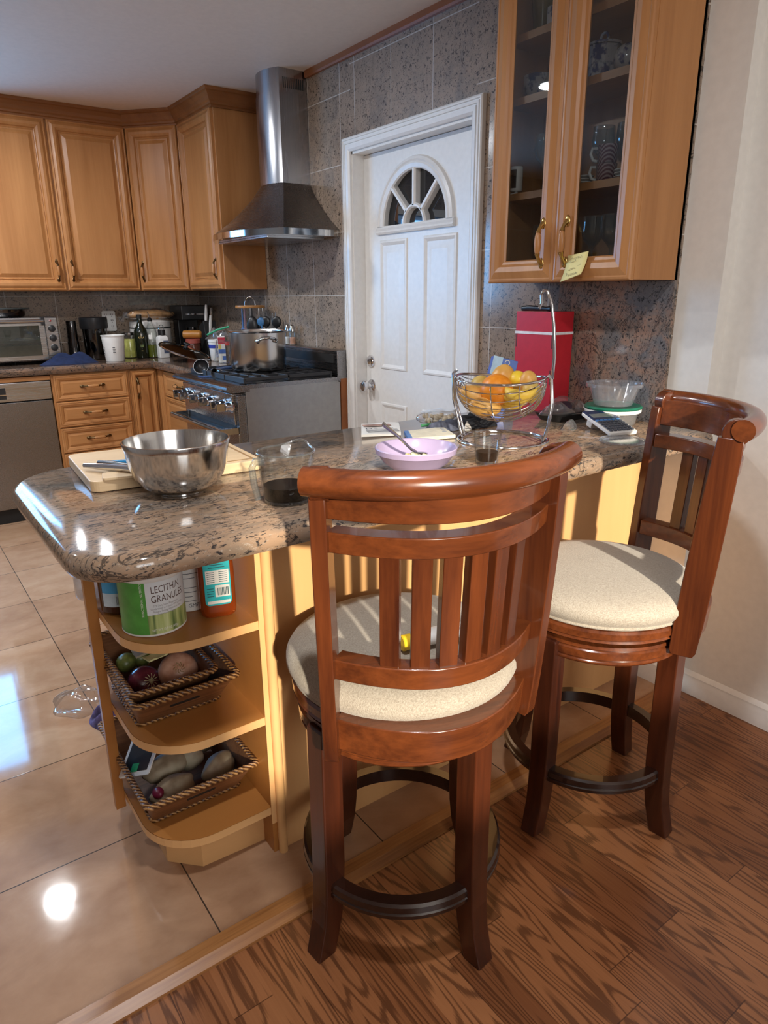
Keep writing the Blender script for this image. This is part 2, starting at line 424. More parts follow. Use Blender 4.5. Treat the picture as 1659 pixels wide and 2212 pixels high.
# dining-room wall behind the camera with its wide glazed opening
GX0, GX1, GZS, GZ1 = -.70, .90, 1.42, 2.37
w = MB(); w.box(-2.5, GX0, -2.6, -2.5, 0, H); w.box(GX1, 2.123, -2.6, -2.5, 0, H); w.box(GX0, GX1, -2.6, -2.5, GZ1, H); w.box(GX0, GX1, -2.6, -2.5, 0, GZS)
struct('wall_rear', w, M['wallwhite'])
w = MB()
for a in (GX0, GX1-.05): w.box(a, a+.05, -2.58, -2.52, GZS, GZ1)
w.box(GX0, GX1, -2.58, -2.52, GZS, GZS+.05); w.box(GX0, GX1, -2.58, -2.52, GZ1-.05, GZ1)
struct('window_2', w, M['white'])
# reddish wood strip where the tiled wall meets the ceiling
w = MB(); w.loft([[(2.06, y, 2.408), (2.045, y, 2.408), (2.040, y, 2.416), (2.040, y, H), (2.06, y, H)] for y in (1.88, 2.6, 3.48)]); struct('trim_2', w, M['trimwood'])
# baseboards
def base_prof(x): return [(x, 0), (x-.015, 0), (x-.015, .055), (x-.011, .062), (x-.011, .070), (x-.006, .078), (x, .085)]
w = MB(); w.loft([[(a, y, b) for a, b in base_prof(2.123)] for y in (-2.5, 1.132)]); w.loft([[(a, y, b+.012) for a, b in base_prof(2.068)] for y in (1.128, 1.295)])
w.loft([[(x, 1.145-a, b+.012) for a, b in ((0, 0), (.015, 0), (.015, .055), (.011, .062), (.011, .07), (.006, .078), (0, .085))] for x in (2.055, 2.123)])
struct('baseboard_right', w, M['white'], smooth=30)
# ---------------------------------------------------------------- white door with the fan light
door = thing('door_1', 'white panelled door with a half round fan window and round knob', 'door', (2.1, 2.65, 0)); door['kind'] = 'structure'
def pbuild(mb, name, mat, par, **kw): return mb.build(name, mat, par, world=True, **kw)
SX = 2.125                                   # room face of the slab
m = MB()
# casing: fluted boards round the opening, and the jamb
def cas_prof(): return [(0, 0), (0, .018), (.006, .022), (.012, .022), (.014, .017), (.018, .017), (.020, .022), (.028, .022), (.030, .017), (.034, .017), (.036, .022), (.052, .020), (.062, .014), (.062, 0)]
def cas(path, out):
    rings = []
    for (y, z), (oy, oz) in zip(path, out): rings.append([(2.06-h_, y+oy*(.062-d), z+oz*(.062-d)) for d, h_ in cas_prof()])
    m.loft(rings)
cas([(3.085, 0), (3.085, 2.012), (2.221, 2.012), (2.221, 0)], [(1, 0), (1, 1), (-1, 1), (-1, 0)])
pbuild(m, 'door_casing', M['white'], door, smooth=20)
m = MB(); m.box(2.058, 2.20, 3.078, 3.092, 0, 2.012); m.box(2.058, 2.20, 2.214, 2.228, 0, 2.012); m.box(2.058, 2.20, 2.214, 3.092, 2.000, 2.014)
pbuild(m, 'door_jamb', M['white'], door)
# slab with the fan opening cut out of its face: build the face as a grid of quads round the arch
FY, FZ, FR = 2.677, 1.664, .236
m = MB(); y0, y1, z0, z1 = 2.229, 3.077, .02, 1.998
n = 24; arch = [(FY+FR*math.cos(PI*k/n), FZ+FR*math.sin(PI*k/n)) for k in range(n+1)]
T = frame((SX, 0, 0), (0, -1, 0), (0, 0, 1))  # u = -y, v = z, n = -x
def P(y, z, d=0.0): return (SX-d, y, z)
m.quad(P(y0, z0), P(y1, z0), P(y1, FZ), P(y0, FZ))
m.quad(P(y0, FZ), P(FY-FR, FZ), P(FY-FR, z1), P(y0, z1)); m.quad(P(FY+FR, FZ), P(y1, FZ), P(y1, z1), P(FY+FR, z1))
for k in range(n):
    a, b = arch[k], arch[k+1]
    m.quad(P(*a), P(a[0], z1), P(b[0], z1), P(*b)); m.quad(P(*a), P(*b), (SX+.03, *b), (SX+.03, *a))
m.quad(P(FY-FR, FZ), P(FY+FR, FZ), (SX+.03, FY+FR, FZ), (SX+.03, FY-FR, FZ))
m.box(SX+.03, SX+.044, y0, y1, z0, z1)
m.quad(P(y0, z0), P(y0, z1), (SX+.03, y0, z1), (SX+.03, y0, z0)); m.quad(P(y1, z0), P(y1, z1), (SX+.03, y1, z1), (SX+.03, y1, z0))
def molding(mb, ya, yb, za, zb):
    rings = []
    for ins, h_ in ((0, 0), (.004, .006), (.012, .008), (.020, .004), (.026, .0005), (.030, .0005), (.058, .006), (.062, .006)):
        rings.append([P(ya+ins, za+ins, h_), P(yb-ins, za+ins, h_), P(yb-ins, zb-ins, h_), P(ya+ins, zb-ins, h_)])
    v = [p for r in rings for p in r]; f_ = []
    for i in range(len(rings)-1):
        for k in range(4): l = (k+1) % 4; f_.append((4*i+k, 4*i+l, 4*i+4+l, 4*i+4+k))
    e = 4*(len(rings)-1); f_.append((e, e+1, e+2, e+3)); mb.add(v, f_)
for ya, yb, za, zb in ((2.725, 2.945, .985, 1.605), (2.375, 2.605, .985, 1.605), (2.725, 2.945, .20, .815), (2.375, 2.605, .20, .815)): molding(m, ya, yb, za, zb)
slab = pbuild(m, 'door_slab', M['white'], door, smooth=25)
m = MB()
def arc_pts(r, n=28): return [(FY+r*math.cos(PI*k/n), FZ+r*math.sin(PI*k/n)) for k in range(n+1)]
prof = [(.236, -.03), (.226, .006), (.232, .012), (.248, .016), (.256, .012), (.264, .017), (.276, .013), (.282, .0)]
rings = []
for y, z in arc_pts(1.0):
    cy, cz = y-FY, z-FZ; rings.append([P(FY+cy*r, FZ+cz*r, h_) for r, h_ in prof])
m.loft(rings, caps=False)
m.loft([[P(y, FZ-.034, 0), P(y, FZ-.034, .012), P(y, FZ-.026, .017), P(y, FZ-.018, .012), P(y, FZ-.008, .016), P(y, FZ+.002, .01), P(y, FZ+.004, -.03)] for y in (FY-.282, FY+.282)])
for a in (45, 90, 135):
    d = (math.cos(R(a)), math.sin(R(a))); q = (-d[1], d[0])
    m.loft([[P(FY+d[0]*r+q[0]*s_, FZ+d[1]*r+q[1]*s_, h_) for s_, h_ in ((-.012, -.028), (-.012, .002), (-.006, .010), (.006, .010), (.012, .002), (.012, -.028))] for r in (.075, .238)])
m.loft([[P(FY+math.cos(PI*k/16)*r, FZ+math.sin(PI*k/16)*r, h_) for r, h_ in ((.066, -.028), (.066, .002), (.072, .010), (.080, .010), (.086, .002), (.086, -.028))] for k in range(17)])
pbuild(m, 'fan_window_frame', M['white'], slab, smooth=30)
t = NT('dark_outside_glass'); t.done((.012, .013, .016), .02, 0, spec=.9); M['darkglass'] = t.m
m = MB(); m.loft([[(SX+x, y, z) for y, z in arc_pts(.240)] for x in (.024, .028)]); pbuild(m, 'fan_window_glass', M['darkglass'], slab)
def lathe_x(mb, prof, x, y, z, seg=24):   # profile (radius, distance from the slab into the room)
    mb.loft([[(x-h_, y+r*math.cos(2*PI*k/seg), z+r*math.sin(2*PI*k/seg)) for k in range(seg)] for r, h_ in prof])
m = MB(); lathe_x(m, [(.033, 0), (.033, .004), (.028, .010), (.013, .013), (.011, .028), (.016, .034), (.026, .042), (.029, .055), (.026, .064), (.015, .070), (.004, .071)], SX, 3.03, .892)
pbuild(m, 'knob', M['chrome'], slab, smooth=35)
m = MB(); lathe_x(m, [(.031, 0), (.031, .006), (.026, .014), (.010, .016), (.004, .016)], SX, 3.034, 1.018); m.box(SX-.030, SX-.012, 3.030, 3.038, 1.004, 1.032)
pbuild(m, 'deadbolt', M['chrome'], slab, smooth=35)

# ---------------------------------------------------------------- cabinet pieces
DOORP = [(0, 0), (0, .015), (.004, .020), (.009, .021), (.013, .017), (.017, .020), (.028, .026), (.042, .0265), (.055, .018), (.060, .008), (.064, .006), (.067, .010), (.071, .007), (.077, .007), (.098, .018), (.102, .018)]
DRAWP = [(0, 0), (0, .014), (.004, .018), (.009, .019), (.012, .017), (.017, .019), (.030, .015), (.036, .010), (.040, .0115), (.050, .016), (.053, .016)]
GLASSP = [(0, 0), (0, .015), (.004, .019), (.010, .020), (.014, .018), (.020, .020), (.036, .025), (.052, .021), (.060, .014), (.068, .012), (.072, .006), (.072, 0)]
def panel(mb, T, w, h, prof, hole=False):
    mb.T = T; rings = [[(i, i, d), (w-i, i, d), (w-i, h-i, d), (i, h-i, d)] for i, d in prof]
    v = [p for r in rings for p in r]; f_ = []; L = len(rings)
    for i in range(L if hole else L-1):
        j = (i+1) % L
        for k in range(4): l = (k+1) % 4; f_.append((4*i+k, 4*i+l, 4*j+l, 4*j+k))
    if not hole: e = 4*(L-1); f_ += [(e, e+1, e+2, e+3), (3, 2, 1, 0)]
    mb.add(v, f_); mb.T = None
def pull(T, u, v, L=.10, vert=True, n0=.02, big=1.0):
    """arched brass pull with a wooden grip; the long axis runs along v (or u)"""
    m = MB(); m.T = T
    def q(a, n): return (u, v+a, n0+n) if vert else (u+a, v, n0+n)
    for sgn in (-1, 1):
        m.mat = 0
        c = q(sgn*L*.5, .003); m.ell(c, (.0075*big, .012*big, .006) if vert else (.012*big, .0075*big, .006), None, 12, 8)
        m.tube([q(sgn*L*.5, .004), q(sgn*L*.44, .014), q(sgn*L*.34, .022), q(sgn*L*.25, .025)], [.0055*big, .0042*big, .004*big, .0062*big], 10)
    m.mat = 1
    m.tube([q(L*a, .0255) for a in (-.26, -.18, 0, .18, .26)], [.0045*big, .0066*big, .0078*big, .0066*big, .0045*big], 12)
    return m
def add_pull(par, T, u, v, L=.10, vert=True, mats=None, big=1.0):
    return pull(T, u, v, L*1.08, vert, .02, big*1.3).build('handle', mats or [M['dbrass'], M['maple']], par, world=True, smooth=40)
def door_on(par, name, T, w, h, mat, prof=DOORP, hx=None, hz=None, vert=True, L=.10):
    m = MB(); panel(m, T, w, h, prof); o = m.build(name, mat, par, world=True, smooth=12)
    if hx is not None: add_pull(o, T, hx, hz, L, vert)
    return o
ZB, ZT = 1.388, 2.36
YF = 4.87
# wall cabinet with two doors on the left wall
c = thing('wall_cabinet', 'two door maple wall cabinet above the toaster oven', 'cabinet', (1.07, 5.0, ZB))
m = MB(); m.box(.60, 1.535, YF, 5.18, ZB, ZT+.01); m.build('body', M['maple'], c, world=True, bev=.002)
for x in (.617, 1.079):
    T = frame((x, YF, ZB+.004), (1, 0, 0), (0, 0, 1))
    door_on(c, 'door', T, .452, ZT-ZB-.008, M['maple'], hx=.412 if x < 1 else .036, hz=.115)
# diagonal corner cabinet
a0, a1 = Vector((1.535, 4.865, 0)), Vector((1.785, 4.585, 0))
c = thing('corner_wall_cabinet', 'maple wall cabinet with one door set diagonally across the corner', 'cabinet', (1.8, 4.9, ZB))
m = MB(); m.prism([(1.537, 4.868), (1.785, 4.588), (2.06, 4.588), (2.06, 5.18), (1.537, 5.18)], ZB, ZT+.01); m.build('body', M['maple'], c, world=True)
d = (a1-a0).normalized(); T = frame((a0.x+d.x*.014, a0.y+d.y*.014, ZB+.004), d, (0, 0, 1))
door_on(c, 'door', T, (a1-a0).length-.028, ZT-ZB-.008, M['maple'], hx=.036, hz=.115)
# single cabinet beside the hood, its end panel towards us
c = thing('wall_cabinet', 'narrow maple wall cabinet with a plain end panel beside the steel hood', 'cabinet', (1.9, 4.3, ZB))
m = MB(); m.box(1.785, 2.06, 4.056, 4.587, ZB, ZT+.01); m.build('body', M['maple'], c, world=True, bev=.002)
T = frame((1.785, 4.575, ZB+.004), (0, -1, 0), (0, 0, 1)); door_on(c, 'door', T, .505, ZT-ZB-.008, M['maple'], hx=.465, hz=.115)
# crown moulding along all three
prof = [(0, 2.352), (.012, 2.352), (.012, 2.362), (.022, 2.366), (.022, 2.376), (.030, 2.384), (.036, 2.400), (.050, 2.420), (.060, 2.424), (.060, 2.432), (.066, 2.4395), (0, 2.4395)]
path = [Vector(p) for p in ((.55, 4.862), (1.532, 4.862), (1.779, 4.585), (1.779, 4.05), (2.06, 4.05))]
rings = []
for i, p in enumerate(path):
    d0 = (p-path[i-1]).normalized() if i else (path[1]-p).normalized(); d1 = (path[i+1]-p).normalized() if i < len(path)-1 else d0
    n0 = Vector((d0.y, -d0.x)); n1 = Vector((d1.y, -d1.x)); mt = (n0+n1).normalized(); k = 1/max(.3, mt.dot(n0))
    rings.append([(p.x+mt.x*k*o_, p.y+mt.y*k*o_, z) for o_, z in prof])
m = MB(); m.loft(rings); o = m.build('crown_molding', M['crown'], None, smooth=5); props(o, 'stepped brown crown moulding running along the top of the wall cabinets', 'molding')

# ---------------------------------------------------------------- base run on the left wall
YB = 4.635; CT, CB = .95, .902
m = MB()
pf = [(.0, CB), (-.012, CB+.004), (-.018, CB+.016), (-.018, CT-.016), (-.010, CT-.003), (0, CT)]
# L-shaped top: bevelled front edge along the left wall, turning beside the range
rings = []
for (px_, py_, nx, ny) in ((-1.8, 4.625, 0, 1), (1.483, 4.625, 1, 1), (1.483, 3.885, 1, 0)):
    rings.append([(px_+nx*a*1.0, py_+ny*a*1.0, z) for a, z in pf])
m.loft(rings, caps=False)
m.add([(-1.8, 4.625, CT), (1.483, 4.625, CT), (1.483, 3.885, CT), (2.06, 3.885, CT), (2.06, 5.18, CT), (-1.8, 5.18, CT)], [(0, 1, 4, 5), (1, 2, 3, 4)])
m.add([(-1.8, 4.625, CB), (1.483, 4.625, CB), (1.483, 3.885, CB), (2.06, 3.885, CB), (2.06, 5.18, CB), (-1.8, 5.18, CB)], [(5, 4, 1, 0), (4, 3, 2, 1)])
m.add([(1.465, 3.885, CB), (2.06, 3.885, CB), (2.06, 3.885, CT), (1.465, 3.885, CT)], [(0, 1, 2, 3)])
o = m.build('kitchen_countertop', M['counter'], None, smooth=30); props(o, 'dark brown granite countertop along the back of the kitchen under the wall cabinets', 'countertop')
# dishwasher
c = thing('dishwasher', 'stainless steel dishwasher at the left end of the base cabinets', 'dishwasher', (.55, 4.9, .012))
m = MB(); m.box(.25, .852, YB+.03, 5.17, .012, .895); m.build('body', M['blackm'], c, world=True)
m = MB(); m.box(.255, .850, YB, YB+.03, .105, .752); m.build('door', M['steel_d'], c, world=True, bev=.003)
m = MB(); m.box(.255, .850, YB-.004, YB+.03, .758, .868); m.build('control_panel', M['steel'], c, world=True, bev=.004)
m = MB(); m.box(.40, .600, YB-.007, YB, .775, .842); m.build('handle_recess', M['black'], c, world=True)
m = MB(); m.box(.40, .600, YB-.010, YB-.004, .798, .803); m.build('handle_lip', M['chrome'], c, world=True)
m = MB(); m.box(.25, .852, YB-.002, YB+.03, .872, .897); m.build('filler_strip', M['maple_x'], c, world=True)
m = MB(); m.box(.25, .852, YB+.05, YB+.06, .012, .100); m.build('toe_kick', M['blackm'], c, world=True)
# drawer base
c = thing('drawer_cabinet', 'maple base cabinet with a stack of four drawers beside the dishwasher', 'cabinet', (1.09, 4.9, .012))
m = MB(); m.box(.856, 1.322, YB+.005, 5.17, .11, .900); m.box(.856, 1.322, YB+.06, 5.17, .012, .11); m.build('body', M['maple'], c, world=True)
for z0, z1 in ((.735, .893), (.572, .730), (.410, .567), (.125, .405)):
    T = frame((.868, YB+.005, z0), (1, 0, 0), (0, 0, 1)); d = door_on(c, 'drawer', T, .442, z1-z0, M['maple_x'], DRAWP); add_pull(d, T, .221, (z1-z0)*.54, .115, False)
# corner base with one tall door
c = thing('corner_base_cabinet', 'maple corner base cabinet with a single tall door right of the drawers', 'cabinet', (1.5, 4.9, .012))
m = MB(); m.box(1.324, 2.05, YB+.005, 5.17, .11, .900); m.box(1.515, 2.05, 4.50, YB+.005, .11, .900); m.box(1.324, 2.05, YB+.06, 5.17, .012, .11); m.build('body', M['maple'], c, world=True)
T = frame((1.332, YB+.005, .125), (1, 0, 0), (0, 0, 1)); door_on(c, 'door', T, .165, .768, M['maple'], [(a*.62, b) for a, b in DOORP], hx=.036, hz=.655)
m = MB()
for k in range(4): m.tube([(1.513, 4.615-.022*k, .13), (1.513, 4.615-.022*k, .89)], .007, 8)
m.build('fluted_filler', M['maple'], c, world=True, smooth=40)
# drawers beside the range
c = thing('range_side_cabinet', 'maple drawer cabinet in the shadow between the corner and the range', 'cabinet', (1.8, 4.2, .012))
m = MB(); m.box(1.515, 2.05, 3.885, 4.498, .11, .900); m.box(1.56, 2.05, 3.885, 4.498, .012, .11); m.build('body', M['maple'], c, world=True)
for z0, z1 in ((.735, .893), (.125, .730)):
    T = frame((1.515, 4.485, z0), (0, -1, 0), (0, 0, 1)); d = door_on(c, 'drawer' if z0 > .5 else 'door', T, .58, z1-z0, M['maple_y'], DRAWP); add_pull(d, T, .29, (z1-z0)*.55, .115, False)

# ---------------------------------------------------------------- range
RY0, RY1 = 3.150, 3.872; RT = .935
c = thing('range', 'stainless steel gas range with six knobs and a low backguard', 'range', (1.72, 3.51, .012))
m = MB(); m.box(1.45, 2.0, RY0, RY1, .10, RT-.012); m.box(1.52, 1.98, RY0+.04, RY1-.04, .012, .10); m.build('body', M['steel_side'], c, world=True, bev=.002)
for y in (RY0, RY1-.03):
    m = MB(); m.box(1.405, 1.448, y, y+.03, .10, RT-.05); m.build('corner_post', M['steel_d'], c, world=True, bev=.003)
m = MB()
pr_ = [(1.47, RT-.035), (1.375, RT-.035), (1.356, RT-.030), (1.347, RT-.018), (1.350, RT-.006), (1.362, RT), (2.0, RT), (2.0, RT-.02), (1.47, RT-.02)]
m.loft([[(x, y, z) for x, z in pr_] for y in (RY0-.006, RY1+.004)]); m.build('cooktop', M['steel_d'], c, world=True, smooth=30, label='dark glossy steel cooktop with a rounded front lip')
m = MB(); m.loft([[(1.398, y, .735), (1.388, y, .892), (1.45, y, .892), (1.45, y, .735)] for y in (RY0+.032, RY1-.032)]); m.build('control_panel', M['steel'], c, world=True, bev=.003)
for y, z in ((3.790, .836), (3.705, .833), (3.560, .832), (3.430, .830), (3.275, .830), (3.200, .828)):
    m = MB(); lathe_x(m, [(.031, -.004), (.031, .004), (.028, .008), (.024, .010), (.022, .032), (.018, .036), (.004, .037)], 1.392, y, z, 20)
    k = m.build('knob', M['chrome'], c, world=True, smooth=35)
    m = MB(); m.box(1.312, 1.356, y-.007, y+.007, z-.020, z+.020); m.build('grip', M['polish'], k, world=True, bev=.003)
m = MB(); m.box(1.412, 1.45, RY0+.005, RY1-.005, .700, .735); m.build('vent_gap', M['blackm'], c, world=True)
m = MB(); m.box(1.402, 1.45, RY0+.006, RY1-.006, .17, .695); dr = m.build('oven_door', M['steel'], c, world=True, bev=.003)
m = MB(); m.box(1.398, 1.403, RY0+.12, RY1-.12, .27, .60); m.build('oven_window', M['black'], dr, world=True, bev=.002)
m = MB(); m.tube([(1.322, y, .712) for y in (RY0+.01, RY1-.01)], .016, 14)
for y in (RY0+.008, RY1-.03): m.box(1.322, 1.404, y, y+.022, .697, .727)
m.box(1.325, 1.402, RY0+.02, RY1-.02, .700, .706)
m.build('handle', M['polish'], dr, world=True, smooth=35)
m = MB(); m.box(1.43, 1.45, RY0+.01, RY1-.01, .10, .165); m.build('kick_panel', M['steel_d'], c, world=True)
m = MB(); m.box(1.985, 2.045, RY0, RY1, RT-.03, 1.072); bgd = m.build('backguard', M['steel_d'], c, world=True, bev=.004)
m = MB(); m.box(1.980, 1.987, RY0+.03, RY1-.03, 1.005, 1.050); m.build('backguard_slot', M['blackm'], bgd, world=True)
m = MB(); m.box(1.43, 1.975, RY0+.02, RY1-.02, RT-.002, RT+.003); m.build('burner_tray', M['black'], c, world=True)
for yc in (3.275, 3.51, 3.745):
    m = MB()
    for x in (1.455, 1.70, 1.955): m.box(x-.006, x+.006, yc-.112, yc+.112, RT+.003, RT+.030)
    for y in (-.106, 0, .106): m.box(1.455, 1.955, yc+y-.006, yc+y+.006, RT+.014, RT+.030)
    for x in (1.53, 1.60, 1.80, 1.88): m.box(x-.005, x+.005, yc-.106, yc+.106, RT+.016, RT+.030)
    m.build('burner_grate', M['iron'], c, world=True, bev=.002)
    for x in (1.575, 1.83):
        m = MB(); m.lathe([(0, 0), (.042, 0), (.042, .008), (.030, .012), (.0, .013)], (x, yc, RT+.003), 20); m.build('burner', M['iron'], c, world=True, smooth=40)
m = MB(); m.box(2.004, 2.058, 3.1485, 3.166, .012, .925); struct('trim_3', m, M['trimwood'])
# ---------------------------------------------------------------- hood
c = thing('range_hood', 'stainless chimney hood with a flared curved skirt above the range', 'range hood', (1.9, 3.615, 1.64))
HY0, HY1 = 3.208, 4.024; HC = (HY0+HY1)/2
def dshape(yc, hw, xb, xc, xf, n=18):     # back at the wall xb, side corners xc, curved front out to xf
    s_ = xc-xf; Rr = (hw*hw+s_*s_)/(2*s_); p = [(xb, yc-hw), (xb, yc+hw)]
    a = math.asin(hw/Rr)
    for k in range(n+1):
        t_ = a-2*a*k/n; p.append((xf+Rr-Rr*math.cos(t_), yc+Rr*math.sin(t_)))
    return p
m = MB(); lo = dshape(HC, .408, 2.058, 1.735, 1.60); m.loft([[(x, y, z) for x, y in lo] for z in (1.638, 1.668)]); m.build('rim', M['polish'], c, world=True, smooth=30)
hi = dshape(HC, .128, 2.058, 1.897, 1.855)
def ring_at(t_, zz): return [((1-t_)*x+t_*x2, (1-t_)*y+t_*y2, zz) for (x, y), (x2, y2) in zip(lo, hi)]
m = MB(); m.loft([ring_at(t_, 1.668+z_) for t_, z_ in ((.0, 0), (.30, .055), (.55, .110), (.80, .175), (1.0, .245))]); m.build('skirt', M['steel_d'], c, world=True, smooth=28)
m = MB(); m.loft([[(x, y, z) for x, y in hi] for z in (1.913, 2.335)]); ch = m.build('chimney', M['steel_z'], c, world=True, smooth=28)
hi2 = dshape(HC, .125, 2.058, 1.900, 1.859); m = MB(); m.loft([[(x, y, z) for x, y in hi2] for z in (2.335, H)]); c2 = m.build('chimney_sleeve', M['steel_z'], c, world=True, smooth=28)
m = MB()
for k in range(11): x = 1.922+.0112*k; m.box(x, x+.0055, HC-.1258, HC-.120, 2.352, 2.400)
m.build('vent_slots', M['blackm'], c2, world=True)
m = MB(); m.box(1.70, 2.03, HC-.30, HC+.30, 1.628, 1.639); m.build('filter', M['steel'], c, world=True, bev=.002)
# ---------------------------------------------------------------- glass-front cabinet over the peninsula
GX, GY0, GY1, GZ0 = 1.838, 1.285, 1.872, 1.388
c = thing('glass_front_cabinet', 'maple wall cabinet with two glass doors and shelves of dishes inside', 'cabinet', (1.95, 1.57, GZ0))
m = MB(); m.box(GX, 2.058, GY0, GY0+.018, GZ0, H-.01); m.box(GX, 2.058, GY1-.018, GY1, GZ0, H-.01); m.box(2.046, 2.058, GY0, GY1, GZ0, H-.01)
m.box(GX+.001, 2.046, GY0+.018, GY1-.018, GZ0, GZ0+.02); m.box(GX+.001, 2.046, GY0+.018, GY1-.018, H-.03, H-.01); m.build('body', M['maple'], c, world=True)
for z in (1.674, 1.960, 2.140):
    m = MB(); m.box(1.862, 2.046, GY0+.018, GY1-.018, z-.022, z); m.build('shelf', M['maple_y'], c, world=True)
BR = [M['brass'], M['maple']]
for y, hx in ((GY1-.002, .248), (1.577, .052)):
    T = frame((GX, y, GZ0-.002), (0, -1, 0), (0, 0, 1)); w_, h_ = (.293, 1.04) if y > 1.6 else (.291, 1.04)
    m = MB(); panel(m, T, w_, h_, GLASSP, True); o = m.build('door', M['maple'], c, world=True, smooth=12)
    m = MB(); m.T = T; m.box(.070, w_-.070, .070, h_-.070, .004, .006); m.T = None; m.build('pane', M['pane'], o, world=True)
    add_pull(o, T, hx, .118, .112, True, BR, 1.15)
# ---------------------------------------------------------------- ceiling lamps (the light the kitchen has)
def downlight(x, y, label, w):
    c = thing('ceiling_lamp', label, 'ceiling lamp', (x, y, H), 0, 'round lamps in the ceiling')
    m = MB(); m.lathe([(.062, 0), (.085, 0), (.085, -.006), (.062, -.010)], (x, y, H), 28); m.build('trim_ring', M['white'], c, world=True, smooth=40)
    t = NT('lamp_lens'); t.done((.9, .9, .9), .5, 0, Emission_Color=(.92, .96, 1.0, 1), Emission_Strength=14.0)
    m = MB(); m.lathe([(0, -.004), (.062, -.004)], (x, y, H), 28); m.build('lens', t.m, c, world=True)
    l = light('lamp_light', 'AREA', (x, y, H-.02), w, (.96, .97, 1.0), shape='DISK', size=.13); l.parent = c; l.location = (0, 0, -.02)
for x, y, lb, k in ((.34, 4.1, 'round ceiling lamp near the toaster oven', 1), (.42, 2.9, 'round ceiling lamp over the middle of the kitchen', 1), (.38, .42, 'round ceiling lamp in front of the peninsula end', 1.0), (-.9, 3.2, 'round ceiling lamp nearest the sink window', .8)):
    downlight(x, y, lb, LAMP_W*k)

# ---------------------------------------------------------------- peninsula
Z1 = .94
def slab_outline(d):       # rounded rectangle pulled in by d
    x0, x1, y0, y1 = .198+d, 2.05, 1.096+d, 1.864-d
    p = [(x1, y0), (x1, y1)]
    r = .17-d
    for k in range(13): a = R(90+90*k/12); p.append((x0+r+r*math.cos(a), y1-r+r*math.sin(a)))
    r = .125-d
    for k in range(13): a = R(180+90*k/12); p.append((x0+r+r*math.cos(a), y0+r+r*math.sin(a)))
    return p
m = MB(); rings = []
for d, z in ((.016, .893), (.006, .896), (.001, .905), (0, .915), (.002, .926), (.008, .935), (.018, .940)): rings.append([(x, y, z) for x, y in slab_outline(d)])
m.loft(rings); o = m.build('peninsula_countertop', M['slab'], None, smooth=35); props(o, 'long brown granite peninsula top with a rounded bullnose end', 'countertop')
# closed cabinet with the panel facing the stools
c = thing('peninsula_cabinet', 'honey maple peninsula cabinet with a plain panel behind the bar stools', 'cabinet', (1.3, 1.5, .012))
m = MB(); m.box(.617, 2.055, 1.297, 1.80, .012, .893); m.build('back_panel', M['laminate'], c, world=True)
m = MB(); m.tube([(.614, 1.291, .012), (.614, 1.291, .893)], .0115, 14); m.build('corner_bead', M['edge'], c, world=True, smooth=40)
# open end shelves
c = thing('open_end_shelves', 'open honey wood end shelves with rounded corners under the granite end', 'shelf unit', (.46, 1.56, .012))
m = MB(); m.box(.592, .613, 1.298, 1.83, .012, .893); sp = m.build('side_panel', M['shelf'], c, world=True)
m = MB(); m.box(.591, .613, 1.2965, 1.299, .10, .893); m.build('panel_edge', M['edge'], sp, world=True)
def shelf_poly(d=0.0):
    x0, x1, y0, y1 = .318+d, .592, 1.300+d, 1.83-d; p = [(x1, y0), (x1, y1)]
    r = .135
    for k in range(11): a = R(90+90*k/10); p.append((x0+r+r*math.cos(a), y1-r+r*math.sin(a)))
    for k in range(11): a = R(180+90*k/10); p.append((x0+r+r*math.cos(a), y0+r+r*math.sin(a)))
    return p
for zt in (.148, .405, .655):
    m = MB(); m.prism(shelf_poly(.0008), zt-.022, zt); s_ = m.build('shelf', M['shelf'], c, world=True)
    m = MB(); a_, b_ = shelf_poly(0), shelf_poly(.0008)
    m.loft([[(x, y, zt-.0215) for x, y in a_], [(x, y, zt-.0005) for x, y in a_]], caps=False); m.build('edge_band', M['edge'], s_, world=True)
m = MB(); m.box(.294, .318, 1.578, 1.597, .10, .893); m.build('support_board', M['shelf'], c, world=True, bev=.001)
m = MB(); m.prism([(.592, 1.352), (.592, 1.80), (.43, 1.80), (.365, 1.73), (.365, 1.43), (.43, 1.362)], .012, .126); m.build('plinth', M['edge'], c, world=True)

